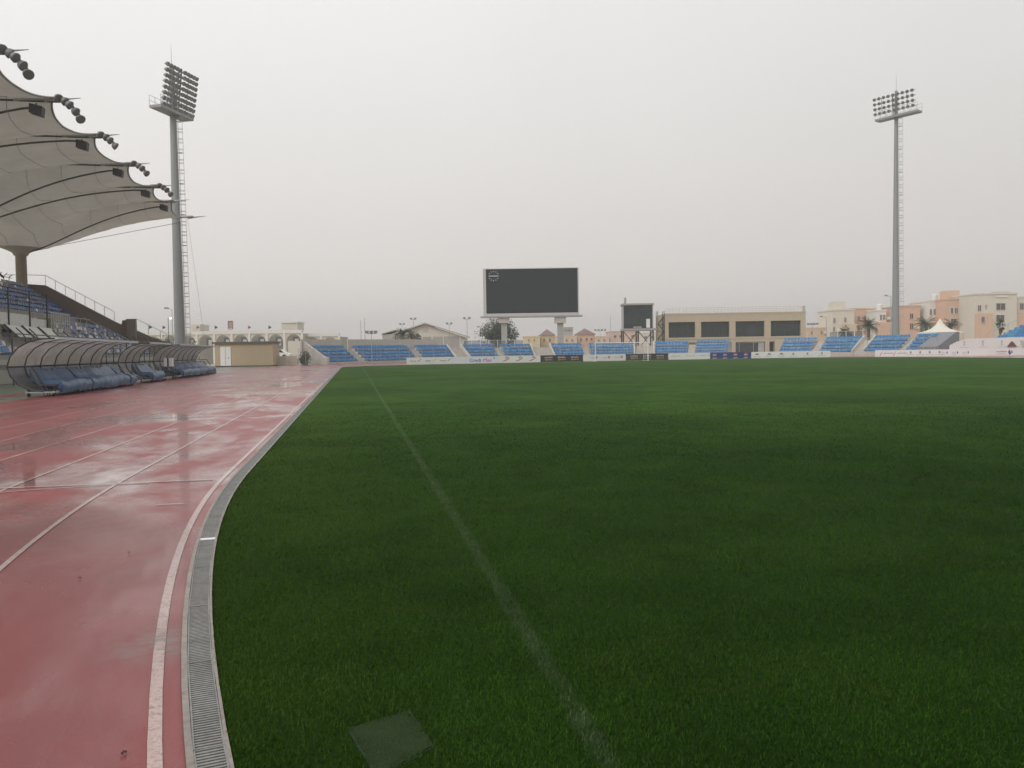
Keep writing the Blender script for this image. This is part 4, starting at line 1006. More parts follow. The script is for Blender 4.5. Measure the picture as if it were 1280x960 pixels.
def palm(label, px, D, ptop, r, seed=3, h0=None, nf=40):
    random.seed(seed); x, y = plan(px, D); H = zat(px, ptop, D) - r * .55; th = thing('palm_tree', label, 'palm tree', (x, y, 0))
    mb = MB(); z = 0; rr = .26
    while z < H: mb.bar((0, 0, z - .05), (0, 0, z + .25), rr * .9, 8, rr * 1.08); z += .25
    mb.build('trunk', bark, th); cr = MB()
    for i in range(nf):
        a = 2 * math.pi * i / nf * 2.4 + random.uniform(-.2, .2); el = random.uniform(-.35, 1.35); L_ = r * random.uniform(.85, 1.1); p = Vector((0, 0, H)); pts = []
        for k in range(9):
            e = el - 1.25 * (k / 8) ** 1.4; pts.append(p.copy()); p = p + Vector((math.cos(a) * math.cos(e), math.sin(a) * math.cos(e), math.sin(e))) * L_ / 8
        for k in range(8):
            d = (pts[k + 1] - pts[k]); side = d.cross(Z).normalized(); 
            for j in range(3):
                b0 = pts[k] + d * j / 3; w = .42 * math.sin(math.pi * min(1, (k + j / 3 + .8) / 9)) + .06
                for s in (-1, 1):
                    tip = b0 + side * s * w + d * .45 + Vector((0, 0, -.16)); cr.add([b0, b0 + d * .14, tip], [(0, 1, 2)])
            cr.bar(pts[k], pts[k + 1], .02, 3)
    cr.build('crown', leaf_palm, th); return th
tree('broad grey green tree behind the left scoreboard pillar', 621, 172, 398.5, 66, n=5200, base=1.5, seed=4)
palm('shaggy palm in front of the gabled hall, left one of the pair', 504, 150, 412.5, 2.0, 5, nf=46); palm('shaggy palm in front of the gabled hall, right one of the pair', 515.5, 150, 413.5, 1.8, 6, nf=40)
tree('low dark shrub tree beside the hall palms', 523, 156, 417, 14, n=700, base=2.0, seed=8)
tree('rounded dark green bush beside the end wall of the far stand', 382, 119, 440, 17, name='round_bush', n=2400, base=.1, size=.10, seed=9)
palm('palm with spread fronds in front of the orange house left of the right mast', 1086, 146, 400, 2.1, 11, nf=60)
tree('low green tree in front of the cream house', 1058, 152, 408, 22, n=1200, base=2.4, seed=12)
palm('wide drooping palm left of the white tent', 1158, 150, 397.5, 2.3, 13, nf=60); palm('palm just right of the white tent peak', 1189, 152, 400, 2.0, 14, nf=50)
tree('small dark tree against the cream villa at the right', 1250, 130, 394.5, 11, n=500, base=3.0, seed=15, size=.12)
tree('dark low tree below the tent edge', 1192, 140, 417, 10, n=400, base=1.5, seed=16, size=.12)
tree('dark shrubs behind the left mast foot', 209, 120, 424, 26, name='round_bush', n=1200, base=.3, seed=18, size=.13)
tree('dark shrub in front of the arcade, right of the left mast', 243, 118, 427, 16, name='round_bush', n=900, base=.3, seed=19, size=.12)
random.seed(21)

# ------------------------------------------------------------------ poles and lamps
def lamp_pole(label, px, D, ptop, heads, r=.06, arm=.8, name='lamp_pole', mm=steel, lit=False):
    x, y = plan(px, D); H = zat(px, ptop, D); th = thing(name, label, 'lamp post' if heads else 'pole', (x, y, 0), -YAW)
    MB().bar((0, 0, -.05), (0, 0, H), r * 1.3, 7, r * .8).build('pole', mm, th)
    if heads > 1: MB().bar((-arm, 0, H - .1), (arm, 0, H - .1), .05, 5).build('crossarm', mm, th)
    if heads == 1: MB().bar((0, 0, H - .05), (-arm, 0, H + .08), .045, 5).build('arm', mm, th)
    for i in range(heads):
        if heads == 1: hx = -arm
        else: hx = -arm + 2 * arm * i / (heads - 1)
        mb = MB(); mb.wallprism([(-.28, -.04), (.28, -.04), (.24, .14), (-.2, .18)] if heads == 1 else [(-.2, -.2), (.2, -.2), (.25, .16), (-.25, .16)], -.18, .18)
        mb.build('lamp', lamp_grey, th, False, (hx, -.1, H + (.08 if heads == 1 else .12)))
    return th
lamp_pole('plain thin pole, left one of the two tall thin poles above the far seats', 452.5, 150, 400.5, 0, mm=steel)
lamp_pole('slightly taller plain thin pole, right one of the two above the far seats', 457.5, 150, 397.5, 0, mm=steel)
lamp_pole('pole with three small floodlights in front of the wide far seat block', 465.5, 118, 416, 3, .045, .62)
lamp_pole('far pole with two floodlights over the left palm', 504, 200, 405.5, 2, .06, .45)
lamp_pole('taller pole with two dark floodlights above the palms', 518, 180, 399, 2, .06, .45)
lamp_pole('pole with two floodlights in front of the right half of the gabled hall', 562.8, 175, 405, 2, .06, .45)
lamp_pole('pole with two floodlights at the left edge of the big tree', 585, 165, 398.5, 2, .06, .5)
lamp_pole('far pole with four floodlights on a crossarm left of the goal', 751, 200, 413, 4, .05, 1.2)
lamp_pole('far pole with four floodlights right of the beige building', 1016, 180, 405.5, 4, .05, 1.0)
lamp_pole('curved arm street lamp in front of the low tan house', 1033.3, 170, 396.5, 1, .07, 1.1)
lamp_pole('tall street lamp just left of the right floodlight mast', 1113.8, 160, 370.5, 1, .08, 1.0)
lamp_pole('street lamp with flat head immediately left of the left mast', 217.5, 118, 386.5, 1, .06, .7)
lamp_pole('faint far mast between the houses and the control booth', 764, 320, 394, 0, .12)
# lit lamp
x, y = plan(212.5, 125); H = zat(212.5, 398, 125); th = thing('lit_street_lamp', 'street lamp with glowing warm head beside the left mast', 'street lamp', (x, y, 0), -YAW)
MB().bar((0, 0, -.05), (0, 0, H), .06, 6, .04).build('pole', darksteel, th); MB().bar((0, 0, H), (.25, 0, H + .05), .04, 5).build('arm', darksteel, th)
MB().lathe([(0, -.16), (.18, -.1), (.22, 0), (.1, .12), (0, .14)], 10, (.38, 0, H)).build('glowing_globe', lit_bulb, th)

# ------------------------------------------------------------------ grandstand (left)
YE = 92.0
gs = thing('grandstand', 'concrete covered grandstand with two tiers along the left of the track', 'grandstand', (-20, YE, 0))
def loc_gs(x, y, z): return (x + 20, y - YE, z)
mb = MB()
prof = [(-19.7, -.05), (-19.7, 1.35)]; x, z = -20.4, 1.35; lower = []
for k in range(7): prof.append((x, z)); lower.append((x, z)); z += .42; prof.append((x, z)); x -= .74
prof += [(-27.0, z)]; z += .75; prof += [(-27.0, z)]; x = -27.6; upper = []
for k in range(7): prof.append((x, z)); upper.append((x, z)); z += .50; prof.append((x, z)); x -= .72
ztop = z; prof += [(-34.2, z), (-34.2, -.05)]
ys = [20, YE - .3]
mb.grid([[loc_gs(a, y, b) for a, b in prof] for y in ys]); mb.build('terrace', concrete_dk, gs)
# end wall following the seat line
mb = MB(); mb.wallprism([(-34.4 + 20, -.05), (-18.7 + 20, -.05), (-18.7 + 20, 2.85), (-20.48 + 20, 3.53), (-22.1 + 20, 4.3), (-22.15 + 20, 5.35), (-23.4 + 20, 5.35), (-23.5 + 20, 4.9), (-24.1 + 20, 5.2), (-30.6 + 20, 8.95), (-32.0 + 20, 9.05), (-34.4 + 20, 9.05)], -.28, 0); mb.build('end_wall', brownwall, gs)
mb = MB()
P = [(-32.0, 9.05), (-30.6, 9.0), (-24.2, 5.3)]
pr = [loc_gs(a, YE - .15, b + .95) for a, b in P]; mb.path([loc_gs(-34.2, YE - .15, 10.0)] + pr, .03, 5); 
for t in range(8):
    a = -30.6 + 6.4 * t / 7; b = 9.0 - 3.7 * t / 7; mb.bar(loc_gs(a, YE - .15, b), loc_gs(a, YE - .15, b + .95), .028, 4)
mb.path([loc_gs(-22.1, YE - .15, 5.5), loc_gs(-18.6, YE - .15, 3.6)], .03, 5)
for t in range(4): a = -22.1 + 3.5 * t / 3; mb.bar(loc_gs(a, YE - .15, 4.3 - 1.45 * t / 3), loc_gs(a, YE - .15, 5.5 - 1.9 * t / 3), .028, 4)
mb.build('railing', steel, gs)
# wall block beside the stair gap
MB().box(*[v for v in (loc_gs(-22.9, 0, 0)[0], loc_gs(-22.0, 0, 0)[0])], -.9, -.3, 3, 5.45).build('stair_block', brownwall, gs)
# front wall cap, rear railing with bent tops
mb = MB(); mb.box(-19.72 + 20, -19.5 + 20, 20 - YE, -.4, 1.2, 1.5); mb.build('front_wall_cap', concrete, gs)
mb = MB(); zz = ztop
for i in range(26):
    y = 58 + i * 1.25; mb.path([loc_gs(-33.0, y, zz), loc_gs(-33.0, y, zz + 1.0), loc_gs(-32.7, y, zz + 1.25)], .035, 4)
mb.path([loc_gs(-33.0, 58, zz + .95), loc_gs(-33.0, 90, zz + .95)], .03, 4); mb.build('rear_railing', darksteel, gs)
# aisle handrails
mb = MB()
for y in (66.3, 72.6, 79.0, 85.4):
    mb.path([loc_gs(-27.3, y, upper[0][1] + .9), loc_gs(-32.2, y, upper[-1][1] + .9)], .03, 4)
    for k in (0, 3, 6): mb.bar(loc_gs(upper[k][0], y, upper[k][1]), loc_gs(upper[k][0], y, upper[k][1] + .9), .03, 4)
    mb.path([loc_gs(-20.6, y, 1.35 + 1.5), loc_gs(-25.2, y, 1.35 + 4.0)], .03, 4)
for i in range(30):
    y = 62 + i * 1.0
    if i % 2 == 0: mb.bar(loc_gs(-26.3, y, upper[0][1] - .8), loc_gs(-26.3, y, upper[0][1] + .35), .03, 4)
mb.path([loc_gs(-26.3, 62, upper[0][1] + .35), loc_gs(-26.3, 91, upper[0][1] + .35)], .035, 4); mb.path([loc_gs(-26.3, 62, upper[0][1] - .1), loc_gs(-26.3, 91, upper[0][1] - .1)], .03, 4)
mb.build('aisle_railing', steel, gs)
# official box
vb = thing('viewing_box', 'white fronted viewing box in the middle of the grandstand', 'viewing box', (-22.2, 58, 0))
mb = MB(); mb.box(-4.6, 0, 0, 8.2, 2.6, 3.75); mb.build('base_wall', mat('box_wall', (.40, .36, .29), .85, var=.2), vb)
for i in range(4):
    MB().box(.0 + .003, .03, .5 + 2 * i, 2.0 + 2 * i, 3.0, 3.45).build('opening', glass_dk, vb)
MB().box(-.3, .15, -3, 5.0, 3.76, 4.55).build('front_panel', mat('white_panel', (.58, .57, .53), .7, var=.15, scale=3), vb)
MB().box(-.3, .12, 5.05, 8.2, 3.76, 4.35).build('front_panel', MATS['white_panel'], vb)
mb = MB()
for y in (-2.5, 1.2, 4.8, 8.1): mb.bar((.2, y, 1.3), (.2, y, 6.2), .05, 5)
mb.bar((.2, -2.5, 6.2), (.2, 8.1, 6.2), .035, 4); mb.build('post', darksteel, vb)
for i in range(3):
    mb = MB(); y = .3 + 2.9 * i; mb.grid([[(.25, y, 3.75), (1.05, y, 2.95)], [(.25, y + 2.5, 3.75), (1.05, y + 2.5, 2.95)]]); mb.build('awning', MATS['white_panel'], vb)
    MB().bar((.25, y, 3.78), (1.1, y, 2.92), .04, 4).build('awning_frame', darksteel, vb)
# glass partitions / camera platform
cp = thing('camera_platform', 'small railed camera platform with pale uprights amid the grandstand seats', 'platform', (-23.2, 70.2, 0))
MB().box(-1.6, .2, 0, 4.4, 2.2, 3.5).build('base', mat('platform_base', (.36, .34, .28), .8), cp)
mb = MB()
for i in range(9):
    mb.bar((.1, .05 + .53 * i, 3.5), (.1, .05 + .53 * i, 5.1), .035, 4)
mb.path([(.1, 0, 5.1), (.1, 4.4, 5.1), (-1.5, 4.4, 5.1)], .04, 4).path([(.1, 0, 4.3), (.1, 4.4, 4.3)], .03, 4); mb.build('railing', mat('rail_pale', (.5, .48, .42), .6), cp)
MB().box(-1.2, -.2, 1.0, 1.7, 3.5, 4.7).build('cabinet', mat('cab', (.25, .24, .2), .7), cp)
# loose seat banks
def bank(label, y0, y1, rows, mixw, rise=.42):
    yc = (y0 + y1) / 2; th = thing('seat_bank', label, 'seating', (rows[0][0], yc, rows[0][1]))
    cnt = min(int((y1 - y0) / .5), 100 // len(rows))
    for x, z in rows:
        for i in range(cnt):
            if random.random() < .06: continue
            y = y0 + (y1 - y0) * (i + .5) / cnt; k = random.choices('vbwg', mixw)[0]
            link('seat', seat_me[k], th, (x - .35 - rows[0][0], y - yc, z + rise + .14 - rows[0][1] + random.uniform(-.02, .02)), math.pi / 2 + random.uniform(-.08, .08))
    mb = MB()
    for x, z in rows: mb.box(x - .32 - rows[0][0], x - .28 - rows[0][0], y0 - yc, y1 - yc, z + rise + .02 - rows[0][1], z + rise + .07 - rows[0][1])
    mb.build('seat_rail', darksteel, th)
up = [(a, b) for a, b in upper]; lo = [(a, b) for a, b in lower]
UB = ['upper tier bank of violet blue seats nearest the left edge of the view', 'upper tier bank of violet blue seats left of the canopy column', 'upper tier bank of violet blue seats right of the canopy column', 'upper tier bank of blue seats beside the far brown end wall']
for i, lb in enumerate(UB): bank(lb, 66.5 + 6.35 * i, 66.5 + 6.35 * i + 5.9, up, (60, 12, 8, 20), .5)
LB = ['lower tier bank of blue and white seats above the nearest shelter', 'lower tier bank of grey and pale seats right of the viewing box', 'lower tier bank of pale seats below the camera platform', 'lower tier bank of grey seats above the middle shelter', 'lower tier bank of mixed seats beside the far end wall']
bank(LB[0], 50.2, 57.2, lo[:6], (10, 55, 28, 7))
for i in range(4): bank(LB[i + 1], 66.5 + 6.35 * i, 66.5 + 6.35 * i + 5.9, lo, (30, 8, 26, 36))
# perimeter fence in front of the stand
pf = thing('perimeter_fence', 'tall thin mesh fence with bent topped posts in front of the grandstand', 'fence', (-19.3, 40, 0))
mb = MB(); mb.grid([[(0, 0, .05), (0, 0, 3.0)], [(0, 51, .05), (0, 51, 3.0)]]); mb.build('mesh_panel', mesh_m, pf)
pm_ = MB().path([(0, 0, 0), (0, 0, 2.7), (-.12, 0, 3.0), (-.5, 0, 3.4)], .04, 5).mesh('post', darksteel)
for i in range(26): link('post', pm_, pf, (0, i * 2.04, 0))
mb = MB(); mb.path([(0, 0, 3.0), (0, 51, 3.0)], .03, 4).path([(0, 0, .1), (0, 51, .1)], .03, 4); mb.build('rail', darksteel, pf)
mb = MB(); mb.box(-.45, -.35, 0, 51, -.05, .9); mb.build('base_wall', mat('base_pale', (.42, .40, .34), .8, var=.2), pf)

# ------------------------------------------------------------------ canopy
TIPX, TZ = -17.3, 17.0; TY = [46.3 - 17 + 8.5 * i for i in range(9)]    # 29.3 ... 97.3
TY = [29.5, 38.0, 46.3, 54.4, 62.8, 71.7, 80.6, 87.9, 97.9]
COLS = [(-33.3, 42.0), (-33.3, 58.6), (-33.3, 75.5), (-32.5, 91.0)]
ca = thing('tensile_canopy', 'large beige tensile membrane roof with scalloped edge over the grandstand', 'canopy', (-28.7, 80.4, 0))
def mz(x, y, ridge=True):
    dip = 0; rmin = 99
    for cx_, cy_ in COLS:
        r = math.hypot(x - cx_, y - cy_); rmin = min(r, rmin); dip = max(dip, 4.7 * math.exp(-(r / 8.6) ** 1.6))
    # ridges run square to the track at each tip, the cloth sags between them
    near = min(abs(y - t) for t in TY); rg = .30 * (1 - min(1, near / 4.25)) * min(1, max(0, (-16 - x) / 3))
    zd = TZ - dip + rg - .15
    if ridge: w_ = max(0, 1 - near / 2.8) ** 2 * min(1, max(0, (rmin - 5.5) / 5)); zd += (TZ + .12 - zd) * w_
    return zd
def edgeX(y):                       # scalloped front edge
    for a, b in zip(TY[:-1], TY[1:]):
        if a <= y <= b:
            u = (y - a) / (b - a); return TIPX - .80 * (4 * u * (1 - u)) ** .8 * (1.15 - .3 * u)
    return TIPX
ysn = []
for a, b in zip(TY[:-1], TY[1:]): ysn += [a + (b - a) * i / 16 for i in range(16)]
ysn.append(TY[-1])
P = []
NX = 60
for y in ysn:
    x0 = edgeX(y); row = []
    for j in range(NX + 1):
        u = j / NX; x = x0 + (-43 - x0) * u; yy = y
        if y > 87.9: # far edge curves inwards between tip and rear
            k = (y - 87.9) / 10.0; w_ = min(1, max(0, (x0 - x) / 24)); yy = y - k * 3.5 * math.sin(math.pi * min(1, w_) * .5) ** .9
        z = mz(x, yy)
        row.append((x + 28.7, yy - 80.4, z))
    P.append(row)
MB().grid(P).build('membrane', membrane, ca, True)
# edge cable + seams
mb = MB(); mb.path([r[0] for r in P], .07, 5); mb.path(P[-1], .06, 4); mb.build('edge_cable', mat('edge_grey', (.30, .29, .27), .6), ca)
seam = mat('seam', (.24, .22, .19), .8)
for j in range(6, 48, 6): MB().path([(r[j][0], r[j][1], r[j][2] - .03) for r in P[::2]], .018, 3).build('seam_line', seam, ca)
for t in TY[2:]:
    i = ysn.index(t) if t in ysn else len(ysn) - 1
    if t == TY[-1]: pass
    else:
        pts = [(TIPX + .2 + 28.7, t - 80.4, TZ - .12), (-42 + 28.7, t - 80.4, TZ - .12)]
        mb = MB(); mb.path(pts, .07, 6); mb.build('straight_beam', mat('beam_brown', (.12, .105, .09), .6), ca)
    cx_, cy_ = min(COLS, key=lambda c: abs(c[1] - t))
    pts = []
    for k in range(15):
        u = .05 + .95 * k / 14; x = TIPX + (cx_ + .7 - TIPX) * u; y = t + (cy_ - t) * u ** 1.15
        if t == TY[-1]: y = min(y, 97.9 - 3.5 * math.sin(math.pi * min(1, (TIPX - x) / 24) * .5) ** .9 - .05)
        pts.append((x + 28.7, y - 80.4, mz(x, y, False) - .16))
    if t != TY[-1]: MB().path(pts, .075, 6).build('curved_beam', MATS['beam_brown'], ca)
    # mast spike
    mb = MB(); mb.bar((TIPX + 28.2, t - 80.4, TZ - .08), (TIPX + 28.7 + 1.5, t - 80.4, TZ + .16), .13, 7, .02)
    mb.bar((TIPX + 26.5, t - 80.4, TZ - .1), (TIPX + 28.9, t - 80.4, TZ + .02), .10, 6); mb.build('tip_spike', mat('spike_grey', (.45, .45, .44), .5), ca)
# funnel ring and columns
for cx_, cy_ in COLS:
    mb = MB(); mb.lathe([(1.9, 12.62), (1.2, 12.35), (.75, 12.1), (.66, 11.9)], 18, (cx_ + 28.7, cy_ - 80.4, 0)); mb.build('funnel_collar', membrane, ca, True)
    mb = MB(); mb.lathe([(.54, -.05), (.50, 11.8), (.66, 11.85), (.66, 12.1), (.3, 12.12), (.3, 12.5)], 14, (cx_ + 28.7, cy_ - 80.4, 0)); mb.build('column', mat('column_beige', (.42, .36, .27), .8, var=.15, scale=2), ca, True)
mb = MB()
mb.path([(10.9, 17.3, TZ - .2), (12.6, 17.8, 0)], .018, 3)
mb.build('stay_cable', steel, ca); mb = MB()
mb.path([(-3.8, 10.9, 12.2), (10.5, 15.5, TZ - .9)], .03, 3); mb.path([(-3.8, 10.9, 12.2), (2.5, 13.2, 15.6)], .025, 3); mb.path([(-8, 9, 12.5), (-5.2, 10, 9.6)], .12, 5); mb.build('tie_cable', darksteel, ca)
# lamps on the tips
lm2 = MB(); prof = [(0, .34), (.2, .32), (.33, .15), (.40, -.1), (.42, -.26), (.36, -.28), (0, -.22)]; n = 10; vs = []
for r, z in prof:
    for i in range(n): t = 2 * math.pi * i / n; vs.append((r * math.cos(t), z, r * math.sin(t)))
lm2.add(vs, [(k * n + i, (k + 1) * n + i, (k + 1) * n + (i + 1) % n, k * n + (i + 1) % n) for k in range(len(prof) - 1) for i in range(n)])
lm2e = lm2.mesh('lamp', mat('lamp_drum', (.20, .20, .20), .5, metal=.2), True)
SP = {0: ('nearest canopy edge lamp cluster, cut by the left frame edge', 5), 1: ('second canopy edge lamp cluster from the left, five drum lamps', 5), 2: ('third canopy edge lamp cluster from the left, four drum lamps', 4), 3: ('fourth canopy edge lamp cluster from the left, four drum lamps', 4), 4: ('farthest canopy edge lamp cluster, just left of the left mast', 4)}
for i, t in enumerate(TY[2:7]):
    th = thing('floodlight_cluster', SP[i][0], 'floodlight', (TIPX, t, TZ))
    pts = []
    for k in range(SP[i][1]):
        u = k / 4; pts.append((.28 + .31 * k, -.15 - .05 * k + .12 * (k % 2), .08 - .09 * k - .055 * k * k))
    for p in pts:
        o = link('lamp', lm2e, th, p); o.scale = (.64 + .06 * random.random(), .5, .64); o.rotation_euler = (math.radians(35), random.uniform(-.5, .5), math.radians(70 + random.uniform(-40, 40)))
    MB().path([(-.5, 0, .1)] + [(p[0], p[1] + .35, p[2] + .12) for p in pts], .07, 5).build('bracket', darksteel, th)
SPK = ['dark loudspeaker under the second canopy tip from the left', 'dark loudspeaker under the third canopy tip from the left', 'dark loudspeaker under the fourth canopy tip from the left', 'dark loudspeaker under the fifth canopy tip from the left', 'small dark loudspeaker under the last but one canopy tip']
for i, t in enumerate(TY[3:8]):
    th = thing('loudspeaker', SPK[i], 'loudspeaker', (TIPX - .9, t - .2, TZ - .3))
    th.scale = (.8, .8, .8); MB().wallprism([(-.42, -.75), (.42, -1.0), (.5, -.3), (-.38, -.1)], -.35, .35).build('cabinet', mat('speaker_black', (.03, .03, .03), .6), th)
    MB().path([(0, 0, 0), (0, 0, -.3)], .05, 5).build('hanger', darksteel, th)
    MB().wallprism([(-.36, -.70), (.36, -.92), (.43, -.36), (-.33, -.18)], -.37, -.352).build('grille', mat('grille', (.06, .06, .06), .8), th)

# ------------------------------------------------------------------ team shelters
def shelter(label, y0, y1, nribs, covers, low=True):
    L_ = y1 - y0; th = thing('team_shelter', label, 'dugout', (-12.6, y0, 0))
    # C profile in x (towards the field) and z
    raw = [(.30, .22), (-.20, .28), (-.62, .50), (-.90, .85), (-1.00, 1.22), (-.88, 1.62), (-.58, 1.98), (-.15, 2.22), (.35, 2.33), (.85, 2.34)]
    pr = []
    for i in range(len(raw) - 1):
        for k in range(3): u = k / 3; pr.append((raw[i][0] * (1 - u) + raw[i + 1][0] * u, raw[i][1] * (1 - u) + raw[i + 1][1] * u))
    pr.append(raw[-1])
    up_ = [p for p in pr if p[1] >= 1.20 - 1e-6]; lw = [p for p in pr if p[1] <= 1.23]
    MB().grid([[(x, 0, z) for x, z in up_], [(x, L_, z) for x, z in up_]]).build('tinted_panel', poly_m, th, True)
    MB().grid([[(x, 0, z) for x, z in lw], [(x, L_, z) for x, z in lw]]).build('lower_panel', poly_low, th, True)
    rib = MB().path([(x + .01, 0, z) for x, z in pr], .029, 5).mesh('rib', darksteel)
    for i in range(nribs): link('rib', rib, th, (0, L_ * i / (nribs - 1), 0))
    MB().box(.82, .98, -.05, L_ + .05, 2.30, 2.40).build('front_trim', alu, th)
    mb = MB(); mb.bar((-.97, 0, 1.22), (-.97, L_, 1.22), .03, 5); mb.bar((-.15, 0, 2.24), (-.15, L_, 2.24), .03, 5); mb.build('long_rail', darksteel, th)
    mb = MB(); mb.box(-.35, -.28, 0, L_, .14, .22); mb.box(.62, .70, 0, L_, .14, .22)
    k = 0
    while k <= L_: mb.box(-.28, .62, k, k + .05, .15, .21); k += 1.05
    mb.build('base_frame', steel, th)
    sd = MB()
    for y in (0.02, L_ - .02): sd.path([(-.98, y, 1.22), (-.1, y, 1.22)], .025, 4); sd.path([(-.1, y, 1.22), (.5, y, .2)], .025, 4)
    sd.build('side_brace', darksteel, th)
    wh = MB(); wh.bar((-.03, 0, 0), (.03, 0, 0), .12, 12); wh.box(-.045, .045, -.02, .02, 0, .2); whe = wh.mesh('wheel', rubber)
    nw = max(2, int(L_ / 2.6))
    for i in range(nw + 1):
        for xx in (-.3, .66): link('wheel', whe, th, (xx, .2 + (L_ - .4) * i / nw, .12))
    # bench chairs with sled legs
    n = int(L_ / .62)
    ch = MB(); ch.path([(.62, 0, .42), (.66, 0, .03), (.25, 0, .03), (.2, 0, .42)], .018, 4).path([(.62, .4, .42), (.66, .4, .03), (.25, .4, .03), (.2, .4, .42)], .018, 4)
    ch.box(.05, .68, -.02, .44, .42, .5); ch.add([(.05, -.02, .5), (.05, .44, .5), (-.25, .44, 1.1), (-.25, -.02, 1.1), (.0, -.02, .5), (.0, .44, .5), (-.3, .44, 1.1), (-.3, -.02, 1.1)], [(0, 1, 2, 3), (7, 6, 5, 4), (0, 3, 7, 4), (1, 5, 6, 2), (3, 2, 6, 7)])
    che = ch.mesh('bench_seat', mat('chair_dark', (.05, .06, .08), .5))
    for i in range(n): link('bench_seat', che, th, (0, .25 + i * (L_ - .5 - .42) / max(1, n - 1), 0))
    for lb, c0, c1, drop in covers:
        t = thing('seat_cover', lb, 'tarpaulin', (-12.6, y0 + c0, 0)); Pp = []; M = int((c1 - c0) * 5) + 4
        base = [(-.42, 1.08), (-.36, 1.14), (-.22, 1.04), (-.02, .80), (.12, .64), (.30, .62), (.62, .62), (.78, .58), (.86, .42), (.84, .28), (.80, .17)]
        for i in range(M + 1):
            u = i / M; y = (c1 - c0) * u; row = []
            for j, (x, z) in enumerate(base):
                fx = j / 10; wv = .045 * math.sin(y * 2.3 + fx * 4) + .015 * math.sin(y * 7.7 + 1.3 + fx * 5) + random.uniform(-.008, .008)
                sag = .025 * math.sin(math.pi * 2 * (y / 1.24 % 1)) * (1 if 2 < j < 9 else .4)
                zz = z + (wv + sag) * (.4 + .6 * fx) - drop * .10 * (1 - math.cos(2 * math.pi * u)) * (fx > .7)
                row.append((x + wv * .9 * (fx > .3), y, max(.06, zz)))
            Pp.append(row)
        mb = MB(); mb.grid(Pp); e0 = Pp[0]; e1 = Pp[-1]
        for e, s in ((e0, -1), (e1, 1)):
            mb.grid([[p for p in e], [(p[0] * .85 - .03, p[1] + s * .12, max(.25, p[2] * .55)) for p in e]])
        o = mb.build('cloth', tarp, t, True)
    return th
shelter('largest and nearest curved team shelter with smoky panels over blue seat covers', 36.2, 48.6, 8,
        [('dark blue seat cover at the near end of the largest shelter', 0.7, 4.6, .3), ('long blue seat cover in the middle of the largest shelter', 4.8, 11.2, .6), ('short blue seat cover at the far end of the largest shelter', 11.4, 12.5, .3)])
shelter('short middle curved shelter between the two longer shelters', 52.0, 56.8, 4, [('narrow blue seat cover inside the short middle shelter', .6, 3.6, .3)])
shelter('farthest curved shelter beside the tan cabin', 60.6, 76.5, 9, [('long blue seat cover inside the farthest shelter', 1.0, 14.6, .3)])
# trolley between the shelters
th = thing('equipment_trolley', 'small wheeled metal trolley carrying a white box between two shelters', 'trolley', (-12.0, 58.4, 0))
mb = MB()
for xx in (-.45, .25):
    for yy in (-.3, .3): mb.bar((xx, yy, .12), (xx, yy, .85), .022, 5)
for zz in (.25, .55, .85): mb.path([(-.45, -.3, zz), (.25, -.3, zz), (.25, .3, zz), (-.45, .3, zz), (-.45, -.3, zz)], .02, 4)
mb.build('frame', darksteel, th)
for xx in (-.45, .25):
    for yy in (-.3, .3): link('wheel', MB().bar((xx - .02, yy, .09), (xx + .02, yy, .09), .09, 10).mesh('wheel', rubber), th)
MB().box(-.35, .15, -.25, .25, .875, 1.45).build('white_box', white_paint, th); MB().box(-.15, -.05, -.27, -.252, .88, 1.45).build('dark_slot', darksteel, th)

# ------------------------------------------------------------------ haze, sky, light
hz = MB().box(-1500, 1500, -1500, 1800, -1.1, 60); ho = hz.build('haze', None); ho.data.materials.clear()
m, nt = newmat('haze'); out = N(nt, 'ShaderNodeOutputMaterial'); v = N(nt, 'ShaderNodeVolumePrincipled'); v.inputs['Color'].default_value = (.95, .94, .93, 1); v.inputs['Density'].default_value = HAZE_D = .0008
v.inputs['Anisotropy'].default_value = 0.0
nt.links.new(v.outputs[0], out.inputs['Volume']); ho.data.materials.append(m); tag(ho, 'thin pale dusty air over the whole stadium', 'haze', kind='stuff')
w = bpy.data.worlds.new('World'); S.world = w; w.use_nodes = True; nt = w.node_tree; nt.nodes.clear(); L = nt.links
SUN_EL, SUN_AZ = math.radians(42), math.radians(-125)      # azimuth from +Y towards +X
sky = N(nt, 'ShaderNodeTexSky', sky_type='NISHITA'); sky.sun_disc = False; sky.sun_elevation = SUN_EL; sky.sun_rotation = SUN_AZ; sky.dust_density = 4
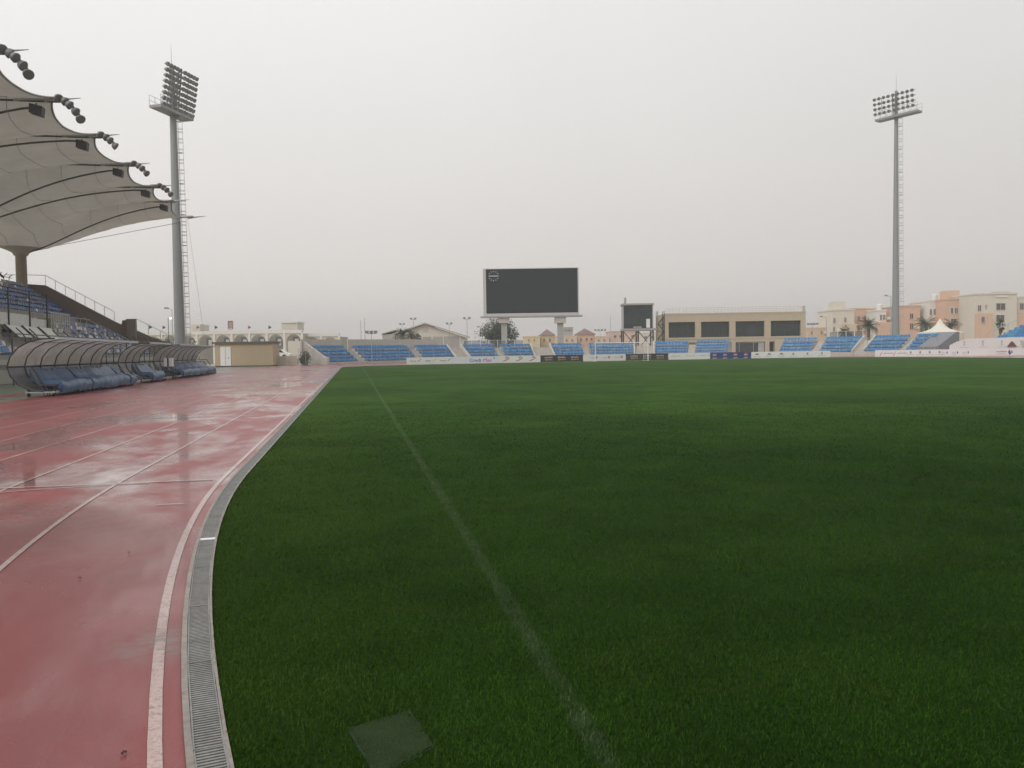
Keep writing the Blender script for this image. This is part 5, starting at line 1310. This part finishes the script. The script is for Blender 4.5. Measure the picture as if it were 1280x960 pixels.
hs = N(nt, 'ShaderNodeHueSaturation', Saturation=.12); L.new(sky.outputs[0], hs.inputs['Color'])
tc = N(nt, 'ShaderNodeTexCoord'); sp = N(nt, 'ShaderNodeSeparateXYZ'); L.new(tc.outputs['Generated'], sp.inputs[0])
cr = N(nt, 'ShaderNodeValToRGB'); L.new(sp.outputs[2], cr.inputs[0]); e = cr.color_ramp.elements
e[0].position = 0; e[0].color = (.685, .645, .610, 1); e[1].position = .42; e[1].color = (.77, .768, .765, 1); n_ = e.new(.16); n_.color = (.690, .664, .640, 1)
# left side of the cloud deck is brighter
side = rmap(nt, sp.outputs[0], -.6, .9, 1.12, .84)
cl = N(nt, 'ShaderNodeTexNoise', Scale=1.6, Detail=4.0); L.new(tc.outputs['Generated'], cl.inputs['Vector'])
k = mth(nt, 'MULTIPLY', side, rmap(nt, cl.outputs['Fac'], .3, .7, .97, 1.03)); k = mth(nt, 'MULTIPLY', k, 12.0)
sc_ = N(nt, 'ShaderNodeVectorMath', operation='SCALE'); L.new(cr.outputs[0], sc_.inputs[0]); L.new(k, sc_.inputs['Scale'])
mx = mixc(nt, .97, hs.outputs[0], sc_.outputs[0])
bg = N(nt, 'ShaderNodeBackground', Strength=.1); L.new(mx, bg.inputs[0]); wo = N(nt, 'ShaderNodeOutputWorld'); L.new(bg.outputs[0], wo.inputs[0])
sd = bpy.data.lights.new('sun', 'SUN'); sd.energy = 1.2; sd.angle = math.radians(40); sd.color = (1, .96, .9); so = bpy.data.objects.new('sun', sd); COL.objects.link(so)
dirv = Vector((math.cos(SUN_EL) * math.sin(SUN_AZ), math.cos(SUN_EL) * math.cos(SUN_AZ), math.sin(SUN_EL))); so.rotation_euler = dirv.to_track_quat('Z', 'Y').to_euler()
S.view_settings.view_transform = 'Standard'; S.view_settings.look = 'None'; S.view_settings.gamma = 1; S.view_settings.use_curve_mapping = False; S.view_settings.exposure = 0.0
S.cycles.volume_bounces = 0; S.cycles.max_bounces = 8; S.cycles.transparent_max_bounces = 16
